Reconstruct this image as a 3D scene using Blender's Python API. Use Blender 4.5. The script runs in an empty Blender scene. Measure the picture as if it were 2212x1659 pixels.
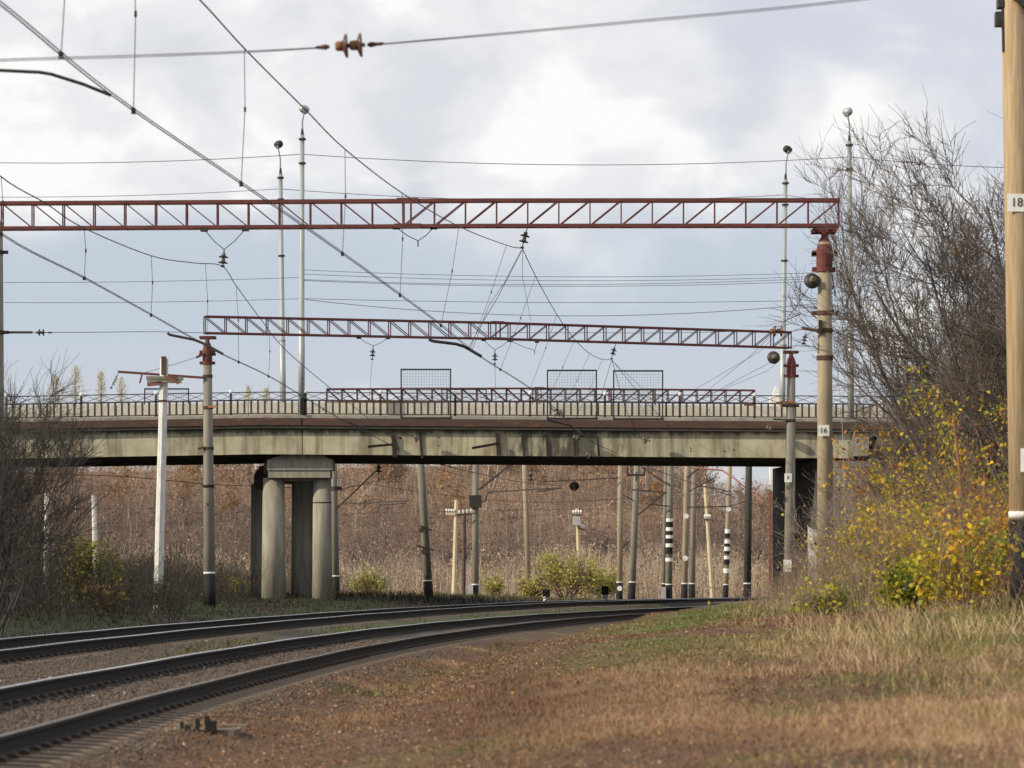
import bpy, math, random
import numpy as np
from mathutils import Vector, Matrix, noise as mnoise

random.seed(7)
RNG = np.random.default_rng(11)
SC = bpy.context.scene
COL = SC.collection

# ------------------------------------------------------------------ camera
CZ = 2.0            # eye height above the local datum
F = 7000.0          # focal length in units of the 2212-wide photograph
UC, VH = 1106.0, 1235.0
cam_d = bpy.data.cameras.new('camera')
cam = bpy.data.objects.new('camera', cam_d)
COL.objects.link(cam)
cam.location = (0, 0, CZ)
cam.rotation_euler = (math.radians(90), 0, 0)
cam_d.sensor_width = 36.0
cam_d.lens = 36.0 * F / 2212.0
cam_d.shift_y = (VH - 829.5) / 2212.0
cam_d.clip_start = 0.5
cam_d.clip_end = 8000
cam_d.dof.use_dof = True
cam_d.dof.focus_distance = 120.0
cam_d.dof.aperture_fstop = 3.4
SC.camera = cam

# ------------------------------------------------------------------ light
SUN_AZ, SUN_EL = math.radians(68), math.radians(27)     # azimuth measured from straight behind, towards the left
S = Vector((-math.sin(SUN_AZ) * math.cos(SUN_EL), -math.cos(SUN_AZ) * math.cos(SUN_EL), math.sin(SUN_EL)))
sun_d = bpy.data.lights.new('sun', 'SUN')
sun_d.energy = 4.6
sun_d.angle = math.radians(0.5)
sun_d.color = (1.0, 0.87, 0.66)
sun = bpy.data.objects.new('sun', sun_d)
COL.objects.link(sun)
sun.rotation_euler = (-S).to_track_quat('-Z', 'Y').to_euler()

W = bpy.data.worlds.new('World')
SC.world = W
W.use_nodes = True
wt = W.node_tree
wt.nodes.clear()
def wn(t, **k):
    n = wt.nodes.new(t)
    for a, b in k.items():
        setattr(n, a, b)
    return n
w_out = wn('ShaderNodeOutputWorld')
w_bg = wn('ShaderNodeBackground')
w_bg.inputs['Strength'].default_value = 0.1
sky = wn('ShaderNodeTexSky')
sky.sky_type = 'NISHITA'
sky.sun_disc = False
sky.sun_elevation = SUN_EL
sky.sun_rotation = math.atan2(S.x, S.y)
sky.air_density = 1.0
sky.dust_density = 1.2
tc = wn('ShaderNodeTexCoord')
mp = wn('ShaderNodeMapping')
mp.inputs['Scale'].default_value = (1.0, 1.0, 1.55)
mp.inputs['Location'].default_value = (4.2, 2.2, 0.3)
wt.links.new(tc.outputs['Generated'], mp.inputs['Vector'])
def wnoise(scale, detail, rough, dist=0.0):
    n = wn('ShaderNodeTexNoise')
    n.inputs['Scale'].default_value = scale
    n.inputs['Detail'].default_value = detail
    n.inputs['Roughness'].default_value = rough
    n.inputs['Distortion'].default_value = dist
    wt.links.new(mp.outputs['Vector'], n.inputs['Vector'])
    return n.outputs['Fac']
def wramp(src, stops):
    r = wn('ShaderNodeValToRGB')
    r.color_ramp.interpolation = 'EASE'
    e = r.color_ramp.elements
    e[0].position, e[0].color = stops[0][0], (*stops[0][1], 1)
    e[1].position, e[1].color = stops[-1][0], (*stops[-1][1], 1)
    for p, c in stops[1:-1]:
        k = e.new(p); k.color = (*c, 1)
    wt.links.new(src, r.inputs['Fac'])
    return r.outputs['Color']
def wmix(fac, a, b):
    m = wn('ShaderNodeMix', data_type='RGBA')
    if isinstance(fac, float): m.inputs[0].default_value = fac
    else: wt.links.new(fac, m.inputs[0])
    for s, i in ((a, 6), (b, 7)):
        if isinstance(s, tuple): m.inputs[i].default_value = (*s, 1)
        else: wt.links.new(s, m.inputs[i])
    return m.outputs[2]
# thin high veil over the blue, then billowing cloud; the clouds thin out into a paler band towards the horizon all the way round
sep = wn('ShaderNodeSeparateXYZ')
wt.links.new(tc.outputs['Generated'], sep.inputs[0])
lowm = wn('ShaderNodeMapRange'); lowm.interpolation_type = 'SMOOTHSTEP'
lowm.inputs['From Min'].default_value = 0.02; lowm.inputs['From Max'].default_value = 0.085
wt.links.new(sep.outputs['Z'], lowm.inputs['Value'])
hz = wmix(lowm.outputs[0], (6.7, 6.85, 7.6), (5.85, 6.5, 7.6))
him = wn('ShaderNodeMapRange'); him.interpolation_type = 'SMOOTHSTEP'
him.inputs['From Min'].default_value = 0.085; him.inputs['From Max'].default_value = 0.145
wt.links.new(sep.outputs['Z'], him.inputs['Value'])
hz = wmix(him.outputs[0], hz, (7.2, 7.35, 8.2))
veil = wmix(0.84, sky.outputs['Color'], hz)
big = wnoise(8.5, 4.0, 0.45, 0.2)
det = wnoise(21.0, 5.0, 0.5, 0.25)
mulm = wn('ShaderNodeMath', operation='MULTIPLY_ADD'); mulm.inputs[1].default_value = 0.32
wt.links.new(det, mulm.inputs[0]); wt.links.new(big, mulm.inputs[2])
elev = wn('ShaderNodeMapRange'); elev.interpolation_type = 'SMOOTHSTEP'
elev.inputs['From Min'].default_value = 0.085; elev.inputs['From Max'].default_value = 0.135
elev.inputs['To Min'].default_value = -0.24; elev.inputs['To Max'].default_value = 0.02
wt.links.new(sep.outputs['Z'], elev.inputs['Value'])
addm = wn('ShaderNodeMath', operation='ADD')
wt.links.new(mulm.outputs[0], addm.inputs[0]); wt.links.new(elev.outputs[0], addm.inputs[1])
cover = wramp(addm.outputs[0], [(0.46, (0, 0, 0)), (0.66, (1, 1, 1))])
shade = wramp(det, [(0.33, (7.1, 7.3, 7.75)), (0.50, (8.3, 8.45, 8.7)), (0.62, (9.8, 9.8, 9.65))])
skycol = wmix(cover, veil, shade)
wt.links.new(skycol, w_bg.inputs['Color'])
wt.links.new(w_bg.outputs[0], w_out.inputs[0])
SC.view_settings.view_transform = 'Standard'
SC.view_settings.look = 'None'
SC.view_settings.exposure = 0.0
SC.view_settings.gamma = 1.0
SC.view_settings.use_curve_mapping = False

# ------------------------------------------------------------------ materials
def sock(n, name): return n.inputs[name]
def mat(name, c1, c2=None, scale=4.0, rough=0.85, metal=0.0, bump=0.0, stretch=(1, 1, 1), c3=None, attr=None, detail=5.0, lo=0.35, hi=0.65, spec=0.3, trans=False):
    m = bpy.data.materials.new(name)
    m.use_nodes = True
    t = m.node_tree
    b = t.nodes['Principled BSDF']
    b.inputs['Roughness'].default_value = rough
    b.inputs['Metallic'].default_value = metal
    b.inputs['Specular IOR Level'].default_value = spec
    tc = t.nodes.new('ShaderNodeTexCoord')
    mpn = t.nodes.new('ShaderNodeMapping')
    mpn.inputs['Scale'].default_value = stretch
    t.links.new(tc.outputs['Object'], mpn.inputs['Vector'])
    n = t.nodes.new('ShaderNodeTexNoise')
    n.inputs['Scale'].default_value = scale
    n.inputs['Detail'].default_value = detail
    n.inputs['Roughness'].default_value = 0.6
    t.links.new(mpn.outputs['Vector'], n.inputs['Vector'])
    if attr:
        a = t.nodes.new('ShaderNodeAttribute'); a.attribute_name = attr
        r = t.nodes.new('ShaderNodeMapRange')
        r.inputs['From Min'].default_value = 0.3; r.inputs['From Max'].default_value = 0.7
        r.inputs['To Min'].default_value = c1; r.inputs['To Max'].default_value = c2
        t.links.new(n.outputs['Fac'], r.inputs['Value'])
        mx = t.nodes.new('ShaderNodeVectorMath'); mx.operation = 'SCALE'
        t.links.new(a.outputs['Color'], mx.inputs[0]); t.links.new(r.outputs[0], mx.inputs['Scale'])
        t.links.new(mx.outputs[0], b.inputs['Base Color'])
    else:
        c2 = c2 or tuple(x * 0.75 for x in c1)
        r = t.nodes.new('ShaderNodeValToRGB')
        e = r.color_ramp.elements
        e[0].position, e[0].color = lo, (*c1, 1)
        e[1].position, e[1].color = hi, (*c2, 1)
        if c3:
            k = e.new(min(0.98, hi + 0.1)); k.color = (*c3, 1)
        t.links.new(n.outputs['Fac'], r.inputs['Fac'])
        t.links.new(r.outputs['Color'], b.inputs['Base Color'])
    if bump:
        bn = t.nodes.new('ShaderNodeBump'); bn.inputs['Strength'].default_value = bump; bn.inputs['Distance'].default_value = 0.02
        n2 = t.nodes.new('ShaderNodeTexNoise'); n2.inputs['Scale'].default_value = scale * 5; n2.inputs['Detail'].default_value = 4
        t.links.new(mpn.outputs['Vector'], n2.inputs['Vector'])
        t.links.new(n2.outputs['Fac'], bn.inputs['Height']); t.links.new(bn.outputs[0], b.inputs['Normal'])
    if trans:
        tb = t.nodes.new('ShaderNodeBsdfTranslucent')
        src = b.inputs['Base Color'].links[0].from_socket
        t.links.new(src, tb.inputs['Color'])
        ms = t.nodes.new('ShaderNodeMixShader'); ms.inputs[0].default_value = 0.35
        o = t.nodes['Material Output']
        t.links.new(b.outputs[0], ms.inputs[1]); t.links.new(tb.outputs[0], ms.inputs[2]); t.links.new(ms.outputs[0], o.inputs[0])
    return m

M = {}
M['pole'] = mat('mast_concrete', (.36, .30, .21), (.25, .215, .16), 2.2, .9, bump=.3, stretch=(2, 2, .35), c3=(.33, .22, .12))
M['pole_grey'] = mat('mast_concrete_grey', (.25, .235, .20), (.17, .16, .135), 2.0, .9, bump=.3, stretch=(2, 2, .3), c3=(.30, .27, .22))
M['pole_near'] = mat('mast_concrete_warm', (.43, .335, .215), (.31, .235, .145), 5.0, .9, bump=.5, stretch=(4, 4, .18), c3=(.44, .22, .08), lo=.38, hi=.58)
M['pole_dark'] = mat('mast_concrete_dark', (.07, .068, .062), (.045, .043, .04), 2.0, .9, stretch=(2, 2, .3))
M['white_pole'] = mat('whitewash', (.72, .72, .70), (.52, .52, .50), 5.0, .9, stretch=(2, 2, .5), c3=(.38, .37, .34))
M['cream_pole'] = mat('cream_concrete', (.62, .54, .36), (.52, .44, .28), 3.0, .9, stretch=(2, 2, .4))
M['black'] = mat('black_tar_paint', (.008, .008, .009), (.016, .0155, .015), 6.0, .75)
M['white'] = mat('white_paint', (.80, .80, .78), (.66, .66, .64), 5.0, .7)
M['red'] = mat('red_oxide_paint', (.150, .046, .040), (.095, .032, .030), 2.5, .75, c3=(.19, .075, .05))
M['rust'] = mat('rusty_steel', (.11, .055, .035), (.055, .03, .024), 5.0, .85, c3=(.19, .085, .035))
M['dark_rust'] = mat('dark_rusted_steel', (.045, .03, .025), (.028, .022, .02), 5.0, .85, c3=(.085, .045, .025))
M['dark_steel'] = mat('dark_steel', (.035, .032, .032), (.06, .05, .045), 8.0, .6, metal=.3)
M['wire'] = mat('overhead_wire_copper', (.045, .037, .036), (.03, .026, .026), 3.0, .55, metal=.4)
M['line'] = mat('power_cable_alloy', (.25, .26, .28), (.18, .19, .20), 3.0, .5, metal=.3)
M['porcelain'] = mat('brown_porcelain', (.10, .052, .035), (.07, .035, .028), 6.0, .25, spec=.5)
M['porcelain_grey'] = mat('dark_porcelain', (.030, .025, .024), (.045, .036, .034), 6.0, .5, spec=.35)
M['cap'] = mat('insulator_cap_rust', (.30, .15, .065), (.18, .085, .045), 9.0, .75)
M['cap_grey'] = mat('insulator_cap_grey', (.20, .17, .14), (.12, .10, .09), 9.0, .75)
M['galv'] = mat('galvanised_steel', (.40, .43, .44), (.30, .32, .33), 1.2, .5, metal=.35, stretch=(2, 2, .4))
M['glass'] = mat('lamp_glass', (.55, .60, .65), (.42, .47, .52), 4.0, .2)
M['rail_side'] = mat('rail_web_rust', (.017, .013, .011), (.010, .0085, .0075), 8.0, .8)
M['rail_top'] = mat('rail_running_surface', (.55, .57, .60), (.42, .43, .45), 3.0, .25, metal=.85)
M['rail_dull'] = mat('dull_running_surface', (.17, .145, .125), (.11, .095, .085), 3.0, .6, metal=.3)
M['fast'] = mat('rusty_fastening', (.062, .046, .036), (.04, .03, .025), 9.0, .9)
M['sleeper'] = mat('sleeper_concrete', (.20, .15, .11), (.12, .09, .068), 5.0, .95, bump=.4, c3=(.16, .105, .07))
M['grey_box'] = mat('grey_cabinet', (.42, .44, .46), (.36, .37, .39), 3.0, .5)
M['road'] = mat('asphalt', (.05, .05, .05), (.04, .04, .042), 6.0, .9)
M['barrier'] = mat('barrier_concrete', (.58, .56, .48), (.47, .45, .38), 1.4, .9, stretch=(1, 1, 1.4), c3=(.25, .24, .20))
M['kerb'] = mat('kerb_concrete', (.33, .315, .28), (.23, .22, .19), 2.0, .9)
M['brickred'] = mat('red_primer', (.27, .115, .085), (.19, .08, .06), 3.0, .8)
M['bark'] = mat('bark_grey_brown', (.11, .088, .075), (.07, .055, .047), 3.0, .95)
M['bark_dark'] = mat('bark_dark', (.045, .038, .034), (.03, .026, .024), 3.0, .95)
M['bark_red'] = mat('bark_reddish', (.30, .135, .075), (.22, .10, .06), 4.0, .9)
M['col'] = mat('plant_tint', 0.8, 1.2, 0.8, .85, attr='Col', trans=False)
M['leaf'] = mat('leaf_tint', 0.85, 1.15, 3.0, .7, attr='Col', trans=True)
M['ground'] = mat('soil_and_turf', 0.62, 1.4, 2.3, .97, attr='Col', bump=.8, detail=9.0)
M['stone'] = mat('ballast_stone', 0.8, 1.2, 20.0, .92, attr='Col')

def girder_material():
    m = bpy.data.materials.new('weathered_girder_concrete'); m.use_nodes = True
    t = m.node_tree; b = t.nodes['Principled BSDF']; b.inputs['Roughness'].default_value = .92; b.inputs['Specular IOR Level'].default_value = .2
    tc = t.nodes.new('ShaderNodeTexCoord')
    def nz(scale, st, detail=6, loc=(0, 0, 0)):
        mm = t.nodes.new('ShaderNodeMapping'); mm.inputs['Scale'].default_value = st; mm.inputs['Location'].default_value = loc
        t.links.new(tc.outputs['Object'], mm.inputs['Vector'])
        n = t.nodes.new('ShaderNodeTexNoise'); n.inputs['Scale'].default_value = scale; n.inputs['Detail'].default_value = detail; n.inputs['Roughness'].default_value = .62
        t.links.new(mm.outputs['Vector'], n.inputs['Vector']); return n.outputs['Fac']
    def ramp(src, stops):
        r = t.nodes.new('ShaderNodeValToRGB'); e = r.color_ramp.elements
        e[0].position, e[0].color = stops[0][0], (*stops[0][1], 1); e[1].position, e[1].color = stops[-1][0], (*stops[-1][1], 1)
        for p, c in stops[1:-1]:
            k = e.new(p); k.color = (*c, 1)
        t.links.new(src, r.inputs['Fac']); return r.outputs['Color']
    def mix(f, a, c):
        x = t.nodes.new('ShaderNodeMix'); x.data_type = 'RGBA'
        t.links.new(f, x.inputs[0])
        t.links.new(a, x.inputs[6])
        if isinstance(c, tuple): x.inputs[7].default_value = (*c, 1)
        else: t.links.new(c, x.inputs[7])
        return x.outputs[2]
    base = ramp(nz(.9, (1, 1, 1)), [(.32, (.50, .47, .345)), (.52, (.41, .38, .27)), (.70, (.27, .25, .18))])
    streak = ramp(nz(2.6, (1, 1, .10)), [(.46, (0, 0, 0)), (.66, (.85, .85, .85))])
    c = mix(streak, base, (.15, .138, .105))
    rust = ramp(nz(1.7, (1, 1, .16), loc=(7, 3, 1)), [(.57, (0, 0, 0)), (.72, (.8, .8, .8))])
    c = mix(rust, c, (.27, .135, .05))
    # soot patches gathered over the running tracks near midspan
    g = t.nodes.new('ShaderNodeSeparateXYZ'); t.links.new(tc.outputs['Object'], g.inputs[0])
    mr = t.nodes.new('ShaderNodeMapRange'); mr.interpolation_type = 'SMOOTHSTEP'
    ab = t.nodes.new('ShaderNodeMath'); ab.operation = 'SUBTRACT'; ab.inputs[1].default_value = 2.2
    t.links.new(g.outputs['X'], ab.inputs[0])
    aa = t.nodes.new('ShaderNodeMath'); aa.operation = 'ABSOLUTE'; t.links.new(ab.outputs[0], aa.inputs[0])
    mr.inputs['From Min'].default_value = 1.2; mr.inputs['From Max'].default_value = 4.2; mr.inputs['To Min'].default_value = .17; mr.inputs['To Max'].default_value = -.15
    t.links.new(aa.outputs[0], mr.inputs['Value'])
    ad = t.nodes.new('ShaderNodeMath'); ad.operation = 'ADD'
    t.links.new(nz(1.6, (1, 1, .35), loc=(2, 9, 4)), ad.inputs[0]); t.links.new(mr.outputs[0], ad.inputs[1])
    soot = ramp(ad.outputs[0], [(.56, (0, 0, 0)), (.70, (.85, .85, .85))])
    c = mix(soot, c, (.055, .055, .052))
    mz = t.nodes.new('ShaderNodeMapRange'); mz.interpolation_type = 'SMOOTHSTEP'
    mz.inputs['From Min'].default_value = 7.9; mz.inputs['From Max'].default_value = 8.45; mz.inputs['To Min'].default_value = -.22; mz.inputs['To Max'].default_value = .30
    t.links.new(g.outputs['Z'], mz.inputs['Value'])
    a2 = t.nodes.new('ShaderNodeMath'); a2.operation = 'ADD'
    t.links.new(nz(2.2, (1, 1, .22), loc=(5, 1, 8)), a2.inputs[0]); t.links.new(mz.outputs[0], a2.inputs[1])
    ledge_shade = ramp(a2.outputs[0], [(.50, (0, 0, 0)), (.72, (.8, .8, .8))])  # shade under the ledge painted into the upper concrete, broken into stain-like streaks
    c = mix(ledge_shade, c, (.055, .05, .04))
    t.links.new(c, b.inputs['Base Color'])
    bn = t.nodes.new('ShaderNodeBump'); bn.inputs['Strength'].default_value = .35; bn.inputs['Distance'].default_value = .02
    t.links.new(nz(9, (1, 1, 1)), bn.inputs['Height']); t.links.new(bn.outputs[0], b.inputs['Normal'])
    return m
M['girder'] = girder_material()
M['pier'] = mat('pier_concrete', (.34, .32, .265), (.21, .195, .16), 1.8, .92, bump=.5, stretch=(2.2, 2.2, .28), c3=(.25, .185, .115))
M['edge'] = mat('rusted_edge_beam', (.07, .048, .042), (.095, .055, .042), 1.6, .92, stretch=(.8, 1, 3.2), c3=(.21, .10, .045), lo=.36, hi=.60)
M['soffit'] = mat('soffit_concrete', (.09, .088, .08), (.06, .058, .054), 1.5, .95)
M['stonewall'] = mat('abutment_block', (.27, .255, .225), (.19, .18, .16), 2.0, .95, bump=.5)

# ------------------------------------------------------------------ mesh helpers
def P(u, v, Y):
    return Vector(((u - UC) / F * Y, Y, CZ + (VH - v) / F * Y))

ORIG = {}
class MB:
    def __init__(s): s.v, s.f = [], []
    def _add(s, vs, fs):
        o = len(s.v); s.v += [tuple(x) for x in vs]; s.f += [tuple(i + o for i in f) for f in fs]; return s
    def box(s, c, d, rz=0.0):
        c = Vector(c); R = Matrix.Rotation(rz, 3, 'Z')
        vs = [c + R @ Vector((sx * d[0] / 2, sy * d[1] / 2, sz * d[2] / 2)) for sz in (-1, 1) for sy in (-1, 1) for sx in (-1, 1)]
        return s._add(vs, [(0, 2, 3, 1), (4, 5, 7, 6), (0, 1, 5, 4), (2, 6, 7, 3), (0, 4, 6, 2), (1, 3, 7, 5)])
    def bar(s, a, b, w, h, up=(0, 0, 1)):
        a, b = Vector(a), Vector(b); d = (b - a).normalized(); up = Vector(up)
        if abs(d.dot(up)) > .98: up = Vector((0, 1, 0))
        x = d.cross(up).normalized(); z = x.cross(d).normalized()
        vs = [p + x * sx * w / 2 + z * sz * h / 2 for p in (a, b) for sx, sz in ((-1, -1), (1, -1), (1, 1), (-1, 1))]
        return s._add(vs, [(3, 2, 1, 0), (4, 5, 6, 7), (0, 1, 5, 4), (1, 2, 6, 5), (2, 3, 7, 6), (3, 0, 4, 7)])
    def tube(s, pts, r, n=6, cap=True):
        pts = [Vector(p) for p in pts]; m = len(pts)
        rs = r if isinstance(r, (list, tuple)) else [r] * m
        vs, fs = [], []
        prev = None
        for i, p in enumerate(pts):
            d = (pts[min(i + 1, m - 1)] - pts[max(i - 1, 0)]).normalized()
            if prev is None:
                up = Vector((0, 0, 1)) if abs(d.z) < .9 else Vector((0, 1, 0))
                x = d.cross(up).normalized()
            else:
                x = (prev - d * prev.dot(d)).normalized()
            prev = x; y = d.cross(x)
            for k in range(n):
                a = 2 * math.pi * k / n
                vs.append(p + (x * math.cos(a) + y * math.sin(a)) * rs[i])
        for i in range(m - 1):
            for k in range(n):
                k2 = (k + 1) % n
                fs.append((i * n + k, i * n + k2, (i + 1) * n + k2, (i + 1) * n + k))
        if cap:
            fs.append(tuple(range(n))[::-1]); fs.append(tuple((m - 1) * n + k for k in range(n)))
        return s._add(vs, fs)
    def lathe(s, prof, p0, axis=(0, 0, 1), n=14):
        ax = Vector(axis).normalized(); p0 = Vector(p0)
        x = ax.orthogonal().normalized(); y = ax.cross(x)
        vs, fs = [], []
        for r, t in prof:
            for k in range(n):
                a = 2 * math.pi * k / n
                vs.append(p0 + ax * t + (x * math.cos(a) + y * math.sin(a)) * max(r, 1e-4))
        for i in range(len(prof) - 1):
            for k in range(n):
                k2 = (k + 1) % n
                fs.append((i * n + k, i * n + k2, (i + 1) * n + k2, (i + 1) * n + k))
        fs.append(tuple(range(n))[::-1]); fs.append(tuple((len(prof) - 1) * n + k for k in range(n)))
        return s._add(vs, fs)
    def prism(s, poly, y0, y1):      # polygon in XZ extruded along Y
        n = len(poly)
        vs = [(x, y0, z) for x, z in poly] + [(x, y1, z) for x, z in poly]
        fs = [tuple(range(n)), tuple(range(2 * n - 1, n - 1, -1))] + [(i, i + n, (i + 1) % n + n, (i + 1) % n) for i in range(n)]
        return s._add(vs, fs)
    def build(s, name, m, parent=None, smooth=False, loc=None):
        o3 = ORIG.get(parent.name, Vector()) if parent else (Vector(loc) if loc is not None else Vector())
        me = bpy.data.meshes.new(name)
        me.from_pydata([(x - o3.x, y - o3.y, z - o3.z) for x, y, z in s.v], [], s.f)
        me.materials.append(M[m] if isinstance(m, str) else m)
        if smooth: me.shade_smooth() if hasattr(me, 'shade_smooth') else None
        ob = bpy.data.objects.new(name, me); COL.objects.link(ob)
        if parent: ob.parent = parent
        else: ob.location = o3
        ORIG[ob.name] = o3
        return ob

def tag(o, label=None, cat=None, group=None, kind=None):
    if label: o['label'] = label
    if cat: o['category'] = cat
    if group: o['group'] = group
    if kind: o['kind'] = kind
    return o
def thing(name, label, cat, loc, group=None):
    o = bpy.data.objects.new(name, None); COL.objects.link(o)
    o.location = loc; o.empty_display_size = .2
    ORIG[o.name] = Vector(loc)
    return tag(o, label, cat, group)
def inst(name, me, parent, loc, rot=(0, 0, 0), label=None):
    o = bpy.data.objects.new(name, me); COL.objects.link(o)
    o.parent = parent; o.location = Vector(loc) - ORIG[parent.name]; o.rotation_euler = rot
    ORIG[o.name] = ORIG[parent.name]
    if label: o['label'] = label
    return o
def local_mesh(mb, name, m):
    me = bpy.data.meshes.new(name); me.from_pydata(mb.v, [], mb.f); me.materials.append(M[m]); return me
def np_mesh(name, V, loops, starts, totals, m, cols=None, parent=None, loc=None):
    me = bpy.data.meshes.new(name)
    o3 = ORIG.get(parent.name, Vector()) if parent else (Vector(loc) if loc is not None else Vector())
    V = np.asarray(V, np.float32) - np.array(o3, np.float32)
    me.vertices.add(len(V)); me.vertices.foreach_set('co', V.astype(np.float32).ravel())
    me.loops.add(len(loops)); me.loops.foreach_set('vertex_index', np.asarray(loops, np.int32))
    me.polygons.add(len(starts)); me.polygons.foreach_set('loop_start', np.asarray(starts, np.int32))
    me.update(calc_edges=True)
    if cols is not None:
        a = me.color_attributes.new('Col', 'FLOAT_COLOR', 'POINT')
        c4 = np.ones((len(V), 4), np.float32); c4[:, :3] = cols
        a.data.foreach_set('color', c4.ravel())
    me.materials.append(M[m])
    me.validate()
    ob = bpy.data.objects.new(name, me); COL.objects.link(ob)
    if parent: ob.parent = parent
    else: ob.location = o3
    ORIG[ob.name] = o3
    return ob
def poly_np(name, V, faces, m, cols=None, parent=None, loc=None):
    """faces: array (n,k)"""
    k = faces.shape[1]
    return np_mesh(name, V, faces.ravel(), np.arange(len(faces)) * k, np.full(len(faces), k), m, cols, parent, loc)
def segs_np(P0, P1, R0, R1, n=3):
    P0, P1 = np.asarray(P0, float), np.asarray(P1, float); R0, R1 = np.asarray(R0, float), np.asarray(R1, float)
    d = P1 - P0; d /= np.maximum(np.linalg.norm(d, axis=1, keepdims=True), 1e-9)
    up = np.where(np.abs(d[:, 2:3]) < .9, np.array([[0, 0, 1.]]), np.array([[0, 1., 0]]))
    x = np.cross(d, up); x /= np.linalg.norm(x, axis=1, keepdims=True); y = np.cross(d, x)
    N = len(P0); V = np.zeros((N, 2 * n, 3))
    for k in range(n):
        a = 2 * math.pi * k / n
        o = x * math.cos(a) + y * math.sin(a)
        V[:, k] = P0 + o * R0[:, None]; V[:, n + k] = P1 + o * R1[:, None]
    b = (np.arange(N) * 2 * n)[:, None]
    Fs = np.concatenate([b + np.array([[k, (k + 1) % n, n + (k + 1) % n, n + k]]) for k in range(n)], 0)
    return V.reshape(-1, 3), Fs
def leaves_np(C, size, rng, flat=0.0):
    N = len(C); a = rng.normal(size=(N, 3)); a[:, 2] *= (1 - flat); a /= np.linalg.norm(a, axis=1, keepdims=True)
    b = rng.normal(size=(N, 3)); b[:, 2] *= (1 - flat); b -= a * (a * b).sum(1, keepdims=True); b /= np.maximum(np.linalg.norm(b, axis=1, keepdims=True), 1e-6)
    s = np.asarray(size)[:, None]
    V = np.stack([C - a * s * .6, C + b * s * .38, C + a * s * .6, C - b * s * .38], 1)
    Fs = (np.arange(N) * 4)[:, None] + np.array([[0, 1, 2, 3]])
    return V.reshape(-1, 3), Fs

def vnoise(x, y, s, seed=0):
    """cheap smooth value noise on arrays, 0..1"""
    x = np.asarray(x, float) / s + seed * 17.13; y = np.asarray(y, float) / s + seed * 5.71
    xi, yi = np.floor(x).astype(np.int64), np.floor(y).astype(np.int64)
    fx, fy = x - xi, y - yi; fx = fx * fx * (3 - 2 * fx); fy = fy * fy * (3 - 2 * fy)
    def h(a, b):
        n = (a * 374761393 + b * 668265263 + seed * 1442695) & 0x7fffffff
        n = ((n ^ (n >> 13)) * 1274126177) & 0x7fffffff
        return ((n ^ (n >> 16)) & 0xffff) / 65535.0
    return (h(xi, yi) * (1 - fx) + h(xi + 1, yi) * fx) * (1 - fy) + (h(xi, yi + 1) * (1 - fx) + h(xi + 1, yi + 1) * fx) * fy
def fbm(x, y, s, seed=0):
    return (vnoise(x, y, s, seed) * .55 + vnoise(x, y, s * .45, seed + 1) * .28 + vnoise(x, y, s * .2, seed + 2) * .17)

# ------------------------------------------------------------------ track alignment and terrain
NY = np.array([-20, 0, 15, 27.2, 34.5, 46.3, 58, 69.5, 85, 105, 122, 132, 150, 175, 200, 240, 300.])
NX = np.array([-4.9, -4.75, -4.55, -4.35, -4.13, -3.62, -2.95, -2.05, -.45, 2.1, 5.0, 6.9, 10.4, 16.4, 23.5, 37, 62.])
_ys = np.linspace(-20, 300, 641)
_xs = np.interp(_ys, NY, NX)
_k = np.hanning(61); _k /= _k.sum()
_xs = np.convolve(np.pad(_xs, 30, mode='reflect', reflect_type='odd'), _k, 'valid')
_sl = np.gradient(_xs, _ys)
_hn = np.convolve(np.pad(np.interp(_ys, [-20, 62, 85, 105, 122, 132, 150, 200, 300], [1.35, 1.35, 1.39, 1.46, 1.53, 1.58, 1.66, 1.9, 2.3]), 20, mode='edge'), np.ones(41) / 41, 'valid')
def xa(Y): return np.interp(Y, _ys, _xs) - .80 * np.sqrt(1 + np.interp(Y, _ys, _sl) ** 2)       # centre line of the nearer track
def slope(Y): return np.interp(Y, _ys, _sl)
def zA(Y): return CZ - .035 - np.interp(Y, _ys, _hn)              # inner rail head, nearer track
def zB(Y): return CZ - np.interp(Y, [-20, 90, 130, 200, 300], [1.18, 1.18, 1.22, 1.55, 2.2])
TB = -4.25                                                 # offset of the farther track

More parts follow.
